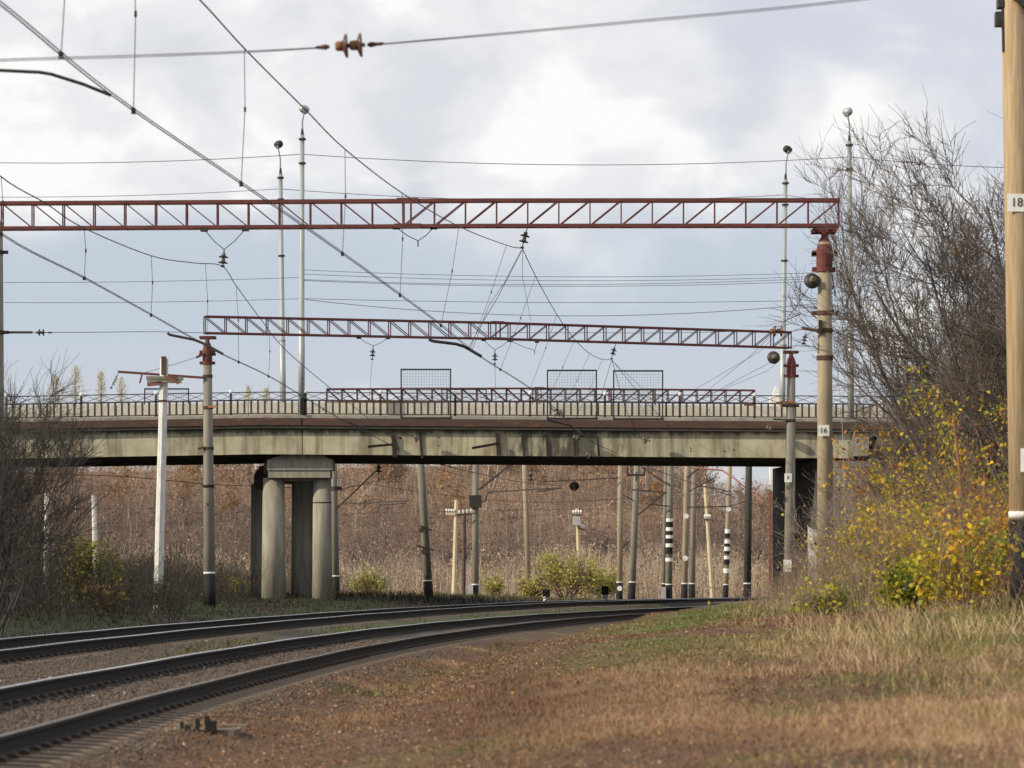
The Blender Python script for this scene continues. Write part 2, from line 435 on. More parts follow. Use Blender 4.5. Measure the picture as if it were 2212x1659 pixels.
def sst0(t):
    t = np.clip(t, 0, 1); return t * t * (3 - 2 * t)
BX0, BX1 = -27.0, 14.0    # faces of the two abutments
def ground(X, Y, fine=True):
    X = np.asarray(X, float); Y = np.asarray(Y, float)
    d = (X - xa(Y)) / np.sqrt(1 + slope(Y) ** 2)
    za, zb = zA(Y), zB(Y)
    near = np.clip((Y - 25) / 35, 0, 1); near = near * near * (3 - 2 * near)
    far = np.clip((Y - 95) / 50, 0, 1); far = far * far * (3 - 2 * far)
    bank = .80 + .42 * near + .05 * far
    ls = np.where(Y > 100, .0, .45)
    ls = .45 * (1 - np.clip((Y - 70) / 50, 0, 1))
    kd = [-40, -18, -12, -7.6, -6.7, -5.85, -5.5, -2.9, -2.6, -1.5, -1.2, -.55, .55, .95, 1.35, 1.7, 2.5, 4.0, 5.6, 7.2, 9.5, 14, 40]
    kz = [za * 0 + .75 + ls * 2, .75 + ls * 1.6 + za * 0, .45 + ls + za * 0, zb - .72, zb - .66, zb - .27, zb - .20, zb - .20, zb - .26, za - .12, za - .10, za - .095, za - .115, za - .22, za - .25, za - .28, za - .42,
          za - .24 + .22 * near * (1 - far * .5), za * .12 + bank * (.60 + .14 * near), bank * .90, bank, bank + .18, bank + .9]
    z = np.zeros_like(d)
    for i in range(len(kd) - 1):
        msk = (d >= kd[i]) & (d < kd[i + 1])
        t = (d - kd[i]) / (kd[i + 1] - kd[i]); 
        if kd[i] >= 2.5: t = t * t * (3 - 2 * t) if False else t
        z = np.where(msk, kz[i] * (1 - t) + kz[i + 1] * t, z)
    z = np.where(d < kd[0], kz[0], z); z = np.where(d >= kd[-1], kz[-1], z)
    # ground far behind the bridge settles to a flat yard
    w = np.clip((Y - 165) / 40, 0, 1); w = w * w * (3 - 2 * w)
    z = z * (1 - w) + (.15 - .5 * np.clip((Y - 165) / 80, 0, 1)) * w
    # road embankments behind the abutments
    em = np.clip(1 - (np.abs(Y - 152.4) - 7.0) / 11.0, 0, 1)
    rx = np.clip((X - BX1 - .6) / .8, 0, 1) + np.clip((BX0 - .6 - X) / .8, 0, 1)
    z = np.maximum(z, em * np.clip(rx, 0, 1) * 8.1)
    # wooded hillside that closes the view
    top = 12.2 + 1.2 * (vnoise(X, Y * 0, 24, 5) - .5) - 4.6 * sst0((X - 14.5) / 6.5)
    hs = np.clip((Y - 248) / 75, 0, 1); hs = hs * hs * (3 - 2 * hs)
    z = z * (1 - hs) + top * hs
    if fine:
        amp = np.where((d > -6) & (d < 1.5), .02, .07)
        z = z + (fbm(X, Y, 1.3, 3) - .5) * 2 * amp + (fbm(X, Y, 5, 9) - .5) * 1.5 * amp
    return z
def gz(x, y): return float(ground(np.array([x]), np.array([y]))[0])

TAN, STRAW, BROWN, RBROWN = np.array([.315, .20, .115]), np.array([.52, .375, .225]), np.array([.15, .085, .052]), np.array([.158, .084, .047])
GREEN, SHADEGREEN, DARK, BAL = np.array([.125, .155, .035]), np.array([.036, .046, .018]), np.array([.042, .034, .026]), np.array([.105, .080, .063])
def lerp(a, b, t): return a * (1 - t[:, None]) + b * t[:, None]
def sst(x, a, b):
    t = np.clip((x - a) / (b - a), 0, 1); return t * t * (3 - 2 * t)
def cover(X, Y):
    """what grows where: albedo of the turf, the height of its blades and how thick it stands"""
    d = (X - xa(Y)) / np.sqrt(1 + slope(Y) ** 2)
    n1 = fbm(X * 1.0, Y * .42, 2.6, 21); n2 = fbm(X, Y * .5, 1.4, 31); n3 = fbm(X, Y * .5, 3.5, 41)
    c = lerp(np.tile(RBROWN, (len(X), 1)), np.tile(TAN, (len(X), 1)), sst(n1, .52, .66) * .9)
    c = lerp(c, np.tile(RBROWN * .9, (len(X), 1)), np.exp(-((d - 4.3 + (n3 - .5) * 2.4) / 1.25) ** 2) * .88 * sst(Y, 18, 25))
    right = sst(d + (n3 - .5) * 7, 7.2, 10.0)
    c = lerp(c, np.tile(STRAW * .5 + TAN * .5, (len(X), 1)), right * sst(n2, .3, .55) * .9)
    g = np.maximum(sst(n3, .60, .74) * .75 * (.35 + .65 * sst(d, 4, 6)), sst(n3, .45, .58) * sst(d, 4.0, 6.5) * .9 * sst(Y, 34, 52))
    c = lerp(c, np.tile(GREEN, (len(X), 1)), g)
    bal = 1 - sst(d + (n2 - .5) * 1.4, 1.35, 1.95)
    c = lerp(c, np.tile(BAL, (len(X), 1)), bal)
    rail_shade = np.zeros_like(d)  # rail shadow painted into the ground colour beside each rail
    for o in (.80, -.80, TB + .80, TB - .80): rail_shade = np.maximum(rail_shade, 1 - sst(np.abs(d - o - .08), .18, .42))
    c = lerp(c, np.tile(np.array([.032, .026, .023]), (len(X), 1)), rail_shade * .85)
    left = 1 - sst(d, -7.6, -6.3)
    lc = lerp(np.tile(SHADEGREEN, (len(X), 1)), np.tile(DARK, (len(X), 1)), sst(n1, .4, .62))  # shade of the left bank is put into its turf colour
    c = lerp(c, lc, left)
    mid = (1 - sst(np.abs(d + 2.1), .3, .75)) * sst(n1, .44, .60) * sst(Y, 50, 80)
    c = lerp(c, np.tile(GREEN * .7, (len(X), 1)), mid)
    h = .026 + .055 * sst(n1, .46, .64) + right * (.03 + .09 * sst(n2, .4, .65)) + left * (.07 + .10 * n3)
    dens = np.clip((.72 + .28 * np.maximum(sst(n1, .46, .62), right)) * (1 - bal * .97) + left + mid * .8, 0.02, 1)
    return c, h, dens, d

# ground sheet
gx = np.concatenate([[-3000, -1200, -500, -220, -120, -80], np.arange(-60, -14, 1.5), np.arange(-14, 15, .22), np.arange(15, 62, 1.5), [80, 120, 220, 500, 1200, 3000]])
gy = np.concatenate([[-40, -10, 2], np.arange(10, 70, .30), np.arange(70, 175, .75), np.arange(175, 345, 3.0), [380, 450, 600, 1000, 2000, 4500]])
GX, GY = np.meshgrid(gx, gy)
fx, fy = GX.ravel(), GY.ravel()
gzv = ground(fx, fy)
gc, gh, gd, gdd = cover(fx, fy)
hillc = lerp(np.tile(np.array([.15, .105, .08]), (len(fx), 1)), np.tile(np.array([.15, .085, .05]), (len(fx), 1)), fbm(fx, fy, 9, 3))
gc = lerp(gc * .62, hillc * .95, sst(fy, 160, 225))
emm = ((np.abs(fy - 152.4) < 19) & ((fx > BX1 + .5) | (fx < BX0 - .5)))
gc[emm] = np.array([.10, .075, .05])
nx, ny = len(gx), len(gy)
ii = (np.arange(ny - 1)[:, None] * nx + np.arange(nx - 1)[None, :]).ravel()
gf = np.stack([ii, ii + 1, ii + nx + 1, ii + nx], 1)
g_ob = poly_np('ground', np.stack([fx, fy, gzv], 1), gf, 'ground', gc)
g_ob['kind'] = 'structure'
g_ob.data.polygons.foreach_set('use_smooth', np.ones(len(gf), bool))

# ------------------------------------------------------------------ rails and sleepers
RAILPROF = [(-.0375, 0), (-.0375, -.035), (-.012, -.05), (-.010, -.145), (-.075, -.165), (-.075, -.18), (.075, -.18), (.075, -.165), (.010, -.145), (.012, -.05), (.0375, -.035), (.0375, 0), (.030, .006), (-.030, .006)]
def rail(parent, off, zf, y0, y1):
    ys = np.arange(y0, y1, 1.0)
    V, n = [], len(RAILPROF)
    for y in ys:
        s = slope(y); nrm = np.array([1, -s]) / math.hypot(1, s)
        cx, cy = xa(y) + nrm[0] * off, y + nrm[1] * off
        z = float(zf(y)) + .004 * math.sin(y * .55 + off)
        for px, pz in RAILPROF: V.append((cx + nrm[0] * px, cy + nrm[1] * px, z + pz))
    mb = MB(); mb.v = V
    top = MB(); 
    for i in range(len(ys) - 1):
        for k in range(n):
            k2 = (k + 1) % n
            if k in (11, 12, 13): continue
            mb.f.append((i * n + k, (i + 1) * n + k, (i + 1) * n + k2, i * n + k2))
        a = len(top.v)
    for i in range(len(ys)):
        top.v += [V[i * n + 11], V[i * n + 12], V[i * n + 13], V[i * n + 0]]
    for i in range(len(ys) - 1):
        for k in range(3):
            top.f.append((i * 4 + k, (i + 1) * 4 + k, (i + 1) * 4 + k + 1, i * 4 + k + 1))
    r = mb.build('rail', 'rail_side', parent)
    top.build('running_surface', 'rail_dull' if off == .80 else 'rail_top', r)
    return r
slm = MB()
slm.prism([(-1.36, -.14), (-1.36, .0), (-1.30, .03), (1.30, .03), (1.36, .0), (1.36, -.14)], -.125, .125)
sleeper_me = local_mesh(slm, 'sleeper', 'sleeper')
fsm = MB().prism([(-.15, .03), (-.14, .06), (-.10, .075), (-.055, .065), (.055, .065), (.10, .075), (.14, .06), (.15, .03)], -.05, .05)
fast_me = local_mesh(fsm, 'rail_fastening', 'fast')
def track(label, off, zi, zo, y0, y1):
    t = thing('railway_track', label, 'railway track', (float(xa(30)) + off, 30, float(zi(30)) - .2), 'curving railway tracks')
    rail(t, off + .80, zi, y0, y1); rail(t, off - .80, zo, y0, y1)
    y = y0
    while y < min(y1, 150):
        s = float(slope(y)); nrm = Vector((1, -s)).normalized()
        z = (float(zi(y)) + float(zo(y))) / 2
        roll = -math.atan2(float(zo(y)) - float(zi(y)), 1.6)
        rz = math.atan2(-s, 1.0)
        loc = (float(xa(y)) + nrm.x * off, y + nrm.y * off, z - .215)
        so = inst('sleeper', sleeper_me, t, loc, (0, -roll, rz))
        if 18 < y < 60:
            for e in (-.80, .80):
                inst('rail_fastening', fast_me, t, (loc[0] + nrm.x * e, loc[1] + nrm.y * e, loc[2] - e * math.tan(roll) * -1), (0, -roll, rz))
        y += .55 if y < 90 else 1.1
    return t
track('nearer curving railway track with shiny rails in front of the dry grass', 0.0, lambda y: zA(y), lambda y: zA(y) + .10, 12, 215)
track('farther curving railway track beside the dark grassy bank', TB, lambda y: zB(y), lambda y: zB(y) + .01, 20, 215)

# ballast stones
def ballast():
    N = 60000
    Y = 16 * (70 / 16) ** RNG.random(N)
    d = RNG.uniform(-6.3, 3.2, N)
    s = slope(Y); X = xa(Y) + d * np.sqrt(1 + s * s)
    keep = np.ones(N, bool)
    for o in (.80, -.80, TB + .80, TB - .80): keep &= np.abs(d - o) > .10
    ph = (Y - 12) % .55
    keep &= ~((d > .7) & (d < 1.35) & ((ph < .12) | (ph > .43)))
    keep &= (d < 1.9) | (RNG.random(N) < .18)
    X, Y = X[keep], Y[keep]; N = len(X)
    z = ground(X, Y)
    sz = RNG.uniform(.009, .026, N)
    base = np.array([[1, 0, 0], [-1, 0, 0], [0, 1, 0], [0, -1, 0], [0, 0, .8], [0, 0, -.8]])
    V = base[None] * sz[:, None, None] * RNG.uniform(.55, 1.25, (N, 6, 1))
    a = RNG.uniform(0, 6.28, N); ca, sa = np.cos(a)[:, None], np.sin(a)[:, None]
    V = np.stack([V[..., 0] * ca - V[..., 1] * sa, V[..., 0] * sa + V[..., 1] * ca, V[..., 2]], -1)
    V += np.stack([X, Y, z + sz * .3], 1)[:, None]
    Fs = np.array([[0, 2, 4], [2, 1, 4], [1, 3, 4], [3, 0, 4], [2, 0, 5], [1, 2, 5], [3, 1, 5], [0, 3, 5]])
    Fs = ((np.arange(N) * 6)[:, None, None] + Fs[None]).reshape(-1, 3)
    c = BAL[None] * RNG.uniform(.35, 1.9, (N, 1)) * np.array([1, .97, .95]) ** RNG.uniform(0, 3, (N, 1))
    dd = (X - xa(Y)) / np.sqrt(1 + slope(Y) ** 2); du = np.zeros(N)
    for o in (.80, -.80, TB + .80, TB - .80): du = np.maximum(du, 1 - sst(np.abs(dd - o - .08), .15, .42))  # stones close to the rails darkened to match the painted rail shadow
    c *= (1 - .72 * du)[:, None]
    wht = RNG.random(N) < .004; c[wht] = np.array([.55, .52, .48])
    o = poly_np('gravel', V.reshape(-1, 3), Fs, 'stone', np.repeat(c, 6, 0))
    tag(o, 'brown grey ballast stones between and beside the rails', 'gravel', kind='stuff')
ballast()

# ------------------------------------------------------------------ grass
def blades(name, label, X, Y, H, C, wid, lean=.80, seed=0):
    N = len(X); r = np.random.default_rng(seed)
    z = ground(X, Y) - .01
    a = r.uniform(0, 6.28, N); w = wid * r.uniform(.6, 1.3, N) * (Y / 30) ** .5
    wx, wy = np.cos(a) * w, np.sin(a) * w * .4
    la = r.normal(0, lean, (N, 2)); la[:, 0] -= .12
    B = np.stack([X, Y, z], 1)
    H = H * r.uniform(.55, 1.35, N)
    mid = B + np.stack([la[:, 0] * H * .35, la[:, 1] * H * .35, H * .62], 1)
    tip = B + np.stack([la[:, 0] * H * .95, la[:, 1] * H * .95, H * np.clip(1 - .25 * np.abs(la).sum(1), .45, 1)], 1)
    W3 = np.stack([wx, wy, wx * 0], 1)
    V = np.stack([B - W3, B + W3, mid + W3 * .7, mid - W3 * .7, tip], 1).reshape(-1, 3)
    b = np.arange(N) * 5
    loops = np.stack([b, b + 1, b + 2, b + 3, b + 3, b + 2, b + 4], 1).ravel()
    st = np.stack([np.arange(N) * 7, np.arange(N) * 7 + 4], 1).ravel()
    tt = np.tile([4, 3], N)
    c = C * r.uniform(.6, 1.45, (N, 1)) * (1 + r.normal(0, .05, (N, 3)))
    c = np.clip(np.repeat(c, 5, 0), .005, .8)
    o = np_mesh(name, V, loops, st, tt, 'col', c)
    return tag(o, label, 'grass', kind='stuff')
def scatter(n, y0, y1, x0, x1, seed):
    r = np.random.default_rng(seed)
    Y = y0 * (y1 / y0) ** r.random(n); X = r.uniform(x0, x1, n)
    return X, Y, r
X, Y, r = scatter(470000, 16, 80, -5.5, 13, 1)
c, h, dn, d = cover(X, Y)
k = (r.random(len(X)) < dn * .85) & (d > 1.3) & (np.abs(X) < .165 * Y + 1.6)
X, Y, c, h, d = X[k], Y[k], c[k], h[k], d[k]
blades('grass', 'short dry brown and straw grass covering the slope in front', X, Y, h, c, .0035, seed=2)
X, Y, r = scatter(90000, 17, 100, 1, 16, 5)
c, h, dn, d = cover(X, Y)
tall = fbm(X, Y, 2.2, 77)
k = (d > 6.6) & (r.random(len(X)) < sst(tall, .32, .56) * sst(d, 6.4, 9)) & (np.abs(X) < .165 * Y + 1.6)
X, Y, d = X[k], Y[k], d[k]
cc = lerp(np.tile(STRAW, (len(X), 1)), np.tile(TAN * .9, (len(X), 1)), fbm(X, Y, 1.6, 13))
cc = lerp(cc, np.tile(GREEN, (len(X), 1)), sst(fbm(X, Y, 2.4, 51), .56, .7) * .8)
blades('tall_grass', 'tall tan dry grass leaning over on the right hand bank', X, Y, .11 + .30 * sst(d, 7, 10) * sst(Y, 22, 46), cc, .004, .75, seed=6)
X, Y, r = scatter(110000, 38, 225, -26, 6, 8)
c, h, dn, d = cover(X, Y)
k = (d < -6.3) & (d > -32) & (X > -.17 * Y - 2)
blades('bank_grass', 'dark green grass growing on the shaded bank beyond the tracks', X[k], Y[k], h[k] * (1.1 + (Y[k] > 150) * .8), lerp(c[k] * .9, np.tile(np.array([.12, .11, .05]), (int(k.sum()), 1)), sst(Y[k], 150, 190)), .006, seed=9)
X, Y, r = scatter(30000, 45, 150, -6, 12, 18)
c, h, dn, d = cover(X, Y)
wm = fbm(X, Y * .5, 3.0, 61)
k = (((np.abs(d + 2.1) < .65) & (wm > .5)) | ((d < -5.9) & (d > -6.8)) | ((d > 1.8) & (d < 3.0) & (wm > .55)))
X, Y = X[k], Y[k]
blades('weeds', 'green weeds growing in the gravel between the two tracks', X, Y, np.full(len(X), .13), np.tile(GREEN * .62, (len(X), 1)), .006, seed=19)
# fallen leaves
X, Y, r = scatter(5000, 17, 70, -4, 9, 28)
d = (X - xa(Y)); k = (d > 1.5) & (np.abs(X) < .17 * Y); X, Y = X[k], Y[k]
lv, lf = leaves_np(np.stack([X, Y, ground(X, Y) + .035], 1), r.uniform(.016, .05, len(X)), r, .75)
pal = np.array([[.34, .15, .06], [.28, .10, .045], [.38, .24, .14], [.44, .29, .06], [.24, .13, .07], [.40, .33, .25]])
lc = pal[r.integers(0, 6, len(X))] * r.uniform(.5, 1.2, (len(X), 1))
tag(poly_np('fallen_leaves', lv, lf, 'leaf', np.repeat(lc, 4, 0)), 'fallen orange and brown leaves lying on the grass', 'leaves', kind='stuff')

# leaf crumbs, twigs and dry bits that make up the litter of the path
X, Y, r = scatter(150000, 16, 62, -5, 10, 29)
d = (X - xa(Y)); k = (d > 1.3) & (np.abs(X) < .165 * Y + .6); X, Y, d = X[k], Y[k], d[k]
n1 = fbm(X, Y * .42, 2.6, 21)
k = r.random(len(X)) < (1.0 - .75 * sst(n1, .52, .66)) * (1 - .7 * sst(d, 7.5, 10)); X, Y = X[k], Y[k]
lv, lf = leaves_np(np.stack([X, Y, ground(X, Y) + r.uniform(.004, .03, len(X))], 1), r.uniform(.008, .028, len(X)) * (Y / 26) ** .4, r, .6)
pal = np.array([[.22, .11, .05], [.13, .065, .035], [.30, .17, .08], [.075, .045, .03], [.26, .12, .05], [.38, .27, .16], [.17, .13, .09]])
lc = pal[r.integers(0, 7, len(X))] * r.uniform(.5, 1.4, (len(X), 1))
tag(poly_np('leaf_litter', lv, lf, 'col', np.repeat(lc, 4, 0)), 'brown leaf litter and dry crumbs covering the worn path', 'litter', kind='stuff')
# ------------------------------------------------------------------ concrete masts
def clampring(mb, c, r, h=.10, ears=True, w=.16):
    mb.lathe([(r + .012, -h / 2), (r + .028, -h / 2), (r + .028, h / 2), (r + .012, h / 2)], c, n=16)
    if ears:
        mb.box((c[0] - r - w / 2, c[1], c[2]), (w, .07, h * .9)); mb.box((c[0] + r + w / 2, c[1], c[2]), (w, .07, h * .9))
    return mb
def rad_at(base, top, r0, r1, z):
    t = (z - base.z) / (top.z - base.z); return base.lerp(top, t), r0 + (r1 - r0) * t
def mast_on(parent, base, top, r0, r1, m='pole', black=None, sink=.6, name='mast', clamps=(), white_line=True):
    base, top = Vector(base), Vector(top)
    ax = (top - base); L = ax.length; d = ax.normalized(); b2 = base - d * sink
    o = MB().lathe([(r0 + (r0 - r1) * sink / L, 0), (r1, L + sink), (r1 * .6, L + sink + .04)], b2, d, 20).build(name, m, parent, smooth=True)
    if black:
        rb = r0 + (r1 - r0) * black / L
        MB().lathe([(r0 + .006 + (r0 - r1) * .3 / L, -.3), (rb + .006, black)], base, d, 20).build('painted_base', 'black', o, smooth=True)
        if white_line:
            MB().lathe([(rb + .009, black + .002), (rb + .009, black + .075)], base, d, 20).build('white_band', 'white', o, smooth=True)
    for z, mm, ears in clamps:
        c, rr = rad_at(base, top, r0, r1, z)
        clampring(MB(), c, rr, .11, ears).build('clamp', mm, o)
    return o
def digits(txt, size, center, parent, m='black', ry=-.001):
    cu = bpy.data.curves.new('digits', 'FONT'); cu.body = txt; cu.size = size; cu.align_x = 'CENTER'; cu.align_y = 'CENTER'; cu.extrude = .003; cu.offset = 0
    tmp = bpy.data.objects.new('tmp_text', cu); COL.objects.link(tmp)
    dg = bpy.context.evaluated_depsgraph_get()
    me = bpy.data.meshes.new_from_object(tmp.evaluated_get(dg)); me.materials.clear(); me.materials.append(M[m])
    bpy.data.objects.remove(tmp)
    o = inst('digits', me, parent, center, (math.radians(90), 0, 0)); return o
def plate(parent, c, w, h, txt=None, size=.16):
    o = MB().box(c, (w, .008, h)).build('number_plate', 'white', parent)
    if txt:
        me_o = digits(txt, size, (c[0], c[1] - .009, c[2]), parent)
    return o

# ------------------------------------------------------------------ lattice portals
STRUT = {}
def lattice(parent, ends, depth_y, hgt, pan, joint, bar=.045, chord=.085, m='red', flip=None):
    """ends: list of 3-D points along the bottom chord's front centre line (2 or 3 points); built as front and rear faces"""
    pts = [Vector(p) for p in ends]
    def at(t):
        tot = sum((pts[i + 1] - pts[i]).length for i in range(len(pts) - 1)); s = t
        for i in range(len(pts) - 1):
            L = (pts[i + 1] - pts[i]).length
            if s <= L or i == len(pts) - 2: return pts[i].lerp(pts[i + 1], s / L)
            s -= L
    tot = sum((pts[i + 1] - pts[i]).length for i in range(len(pts) - 1))
    ang = math.atan2(pts[-1].y - pts[0].y, pts[-1].x - pts[0].x)
    back = Vector((-math.sin(ang), math.cos(ang), 0)) * depth_y
    up = Vector((0, 0, hgt))
    for off, nm in ((Vector(), 'bottom_chord'), (back, 'bottom_chord'), (up, 'top_chord'), (up + back, 'top_chord')):
        mb = MB()
        for i in range(len(pts) - 1): mb.bar(pts[i] + off, pts[i + 1] + off, chord, chord)
        mb.build(nm, m, parent)
    n = int(round(tot / pan)); pan = tot / n
    inner = hgt - chord
    vme = local_mesh(MB().box((0, 0, hgt / 2), (bar, bar * .8, inner)), 'lattice_post', m)
    run = pan - .10
    dme = local_mesh(MB().bar((0, 0, chord / 2), (run, 0, hgt - chord / 2), bar * .8, bar, (0, 1, 0)), 'lattice_brace', m)
    rme = local_mesh(MB().bar((0, 0, hgt - chord / 2), (run, 0, chord / 2), bar * .8, bar, (0, 1, 0)), 'lattice_brace', m)
    cme = local_mesh(MB().bar((0, 0, 0), (0, depth_y, 0), bar, bar), 'cross_tie', m)
    for off in (Vector(), back):
        for i in range(n + 1):
            inst('lattice_post', vme, parent, at(min(i * pan, tot - .02)) + off, (0, 0, ang))
        for i in range(n):
            left = (i + .5) * pan < joint
            inst('lattice_brace', rme if left else dme, parent, at(i * pan + .05) + off, (0, 0, ang))
    for i in range(0, n + 1, 2):
        inst('cross_tie', cme, parent, at(min(i * pan, tot - .02)) + Vector((0, 0, .0)), (0, 0, ang))
        inst('cross_tie', cme, parent, at(min(i * pan, tot - .02)) + up, (0, 0, ang))
    # splice plates at the joint
    j = at(joint)
    for dx in (-.09, .09):
        inst('splice_plate', local_mesh(MB().box((dx, -.045, hgt / 2), (.05, .03, hgt)), 'splice_plate', m), parent, j, (0, 0, ang))
    inst('splice_plate', local_mesh(MB().box((0, -.05, hgt), (.55, .03, chord * 1.5)), 'splice_plate', m), parent, j, (0, 0, ang))
    inst('splice_plate', local_mesh(MB().box((0, -.05, 0), (.7, .03, chord * 1.35)), 'splice_plate', m), parent, j, (0, 0, ang))
    return at

def head_bracket(mast_o, top, r, zb, ang=0.0):
    """red saddle on a mast head that carries the crossbeam"""
    mb = MB()
    mb.box((top.x, top.y + .2, zb - .12), (.62, .55, .10), ang)
    mb.lathe([(r + .012, -.90), (r + .03, -.85), (r + .03, -.45), (r * .9, -.25), (r * .5, -.12), (r * .5, 0)], (top.x, top.y, zb - .17), n=14)
    mb.build('head_saddle', 'red', mast_o)
    for dz in (-.52, -.95):
        clampring(MB(), (top.x, top.y, zb - .17 + dz), r + .01, .13, True, .13).build('clamp', 'red', mast_o)

# portal nearest the camera
YA = 83.0
tA = thing('lattice_portal', 'tall red lattice portal spanning the tracks nearest the camera', 'overhead line portal', P(1783, 1255, YA), 'red lattice portals over the tracks')
HA = .65
botA = [P(-130, 493.5, YA + .6), P(1050, 487, YA), P(1814, 486.5, YA - .1)]
atA = lattice(tA, botA, .28, HA, .80, (890 + 130) / F * YA, .034, .085)
mtop = P(1781, 524, YA + .22); mbase = Vector((P(1785, 1255, YA).x, YA + .22, gz(P(1785, 1255, YA).x, YA + .22)))
mA = mast_on(tA, mbase, mtop, .215, .175, 'pole', None, clamps=[(P(0, 548, YA).z, 'rust', True), (P(0, 675, YA).z, 'rust', True), (P(0, 713, YA).z, 'rust', False), (P(0, 772, YA).z, 'rust', False)])
head_bracket(mA, mtop, .18, P(0, 486, YA).z)
px = P(1779, 930, YA - .02)
plate(mA, px, .29, .285, '16', .19)
MB().bar(P(1768, 715, YA), P(1732, 709, YA), .05, .07).build('side_arm', 'rust', mA)
MB().box(P(1772, 706, YA), (.09, .08, .35)).build('terminal_box', 'dark_steel', mA)
MB().bar(P(1797, 590, YA), P(1804, 640, YA), .03, .03).build('conduit', 'dark_steel', mA)
MB().tube([P(1797, 520, YA), P(1806, 580, YA), P(1803, 700, YA), P(1822, 960, YA), P(1824, 1200, YA)], .009, 5).build('earth_cable', 'galv', mA)

# second portal, just in front of the bridge
tB = thing('lattice_portal', 'red lattice portal in front of the bridge, carried by two concrete masts', 'overhead line portal', P(450, 1305, 126), 'red lattice portals over the tracks')
botB = [P(444, 719, 126), P(1075, 731.5, 129.5), P(1710, 751, 134)]
HB = .64
atB = lattice(tB, botB, .28, HB, .82, (Vector(botB[1]) - Vector(botB[0])).length, .038, .078)
def portal_mast(t, ub, ut, vt, Yp, r0, r1, zb, black, m='pole', clamps=()):
    x0, x1 = P(ub, 0, Yp).x, P(ut, 0, Yp).x
    base = Vector((x0, Yp, gz(x0, Yp))); top = Vector((x1, Yp, zb - .5))
    o = mast_on(t, base, top, r0, r1, m, black, clamps=clamps)
    head_bracket(o, top, r1, zb)
    return o, base, top
mBl, bBl, tBl = portal_mast(tB, 453, 448, 735, 126.2, .235, .165, P(0, 719, 126).z - .04, P(0, 1240, 126).z - gz(P(453, 0, 126).x, 126.2), 'pole_grey',
    clamps=[(P(0, 812, 126).z, 'rust', False), (P(0, 880, 126).z, 'rust', False), (P(0, 968, 126).z, 'rust', False), (P(0, 1050, 126).z, 'black', False), (P(0, 765, 126).z, 'dark_steel', True)])
MB().bar(P(428, 970, 126), P(441, 966, 126), .06, .09).build('side_arm', 'rust', mBl)
MB().bar(P(255, 803, 126), P(440, 816, 126), .09, .09).build('bracket_arm', 'red', mBl)
MB().bar(P(307, 808, 126), P(302, 828, 126), .10, .05).build('hanger_plate', 'red', mBl)
MB().bar(P(424, 772, 126), P(440, 765, 126), .06, .09).build('side_arm', 'rust', mBl)
MB().tube([P(424, 772, 126), P(380, 786, 126), P(310, 806, 126)], .010, 5).build('tie_rod', 'dark_steel', mBl)
MB().bar(P(450, 879, 125.8), P(470, 878, 125.6), .05, .07).build('side_arm', 'cap', mBl)
MB().box(P(449, 1090, 125.77), (.09, .05, .12)).build('fitting', 'rust', mBl)
mBr, bBr, tBr = portal_mast(tB, 1705, 1709, 765, 134.2, .24, .175, P(0, 751, 134).z - .04, None, 'pole_grey',
    clamps=[(P(0, 876, 134).z, 'dark_steel', True), (P(0, 908, 134).z, 'dark_steel', False)])
plate(mBr, P(1702.5, 1032, 133.9), .30, .36, '8', .2)
plate(mBr, P(1701, 1222, 133.9), .34, .5)
MB().bar(P(1676, 871, 134), P(1716, 868, 134), .07, .10).build('side_arm', 'cap', mBr)
MB().bar(P(1670, 905, 134), P(1720, 909, 134), .05, .06).build('side_arm', 'dark_steel', mBr)

# third portal, behind the bridge
tC = thing('lattice_portal', 'red lattice portal seen behind the bridge railing', 'overhead line portal', P(724, 1300, 176), 'red lattice portals over the tracks')
botC = [P(707, 869, 176), P(1165, 867, 178.5), P(1631, 871, 181)]
lattice(tC, botC, .28, .72, .82, (Vector(botC[1]) - Vector(botC[0])).length, .05, .09)
MB().box(P(718, 872, 176), (.62, .5, .2)).build('end_shoe', 'red', tC); MB().box(P(1620, 874, 181), (.62, .5, .2)).build('end_shoe', 'red', tC)
mCl, bCl, tCl = portal_mast(tC, 725, 719, 880, 176.3, .23, .17, P(0, 872, 176).z, P(0, 1246, 176).z - gz(P(725, 0, 176).x, 176.3), 'pole_grey')
mCr, bCr, tCr = portal_mast(tC, 1614, 1619, 880, 181.3, .22, .17, P(0, 873, 181).z, P(0, 1262, 181).z - gz(P(1614, 0, 181).x, 181.3), 'pole_dark')
MB().bar(P(728, 1098, 176), P(820, 1010, 176), .07, .09).build('cantilever_arm', 'dark_steel', mCl)
MB().bar(P(735, 1089, 175.8), P(884, 1082, 174), .06, .06).build('cantilever_arm', 'dark_steel', mCl)
MB().tube([P(806, 1099, 174.6), P(828, 1090, 174.4), P(876, 1087, 174), P(876, 1082, 174)], .025, 6).build('registration_arm', 'dark_steel', mCl)
MB().tube([P(735, 1062, 176), P(750, 1053, 176), P(783, 1047, 176), P(870, 1024, 175)], .03, 6).build('registration_arm', 'dark_steel', mCl)
clampring(MB(), (P(723, 1055, 176.3).x, 176.3, P(0, 1055, 176.3).z), .205, .2, True, .2).build('clamp', 'dark_steel', mCl)

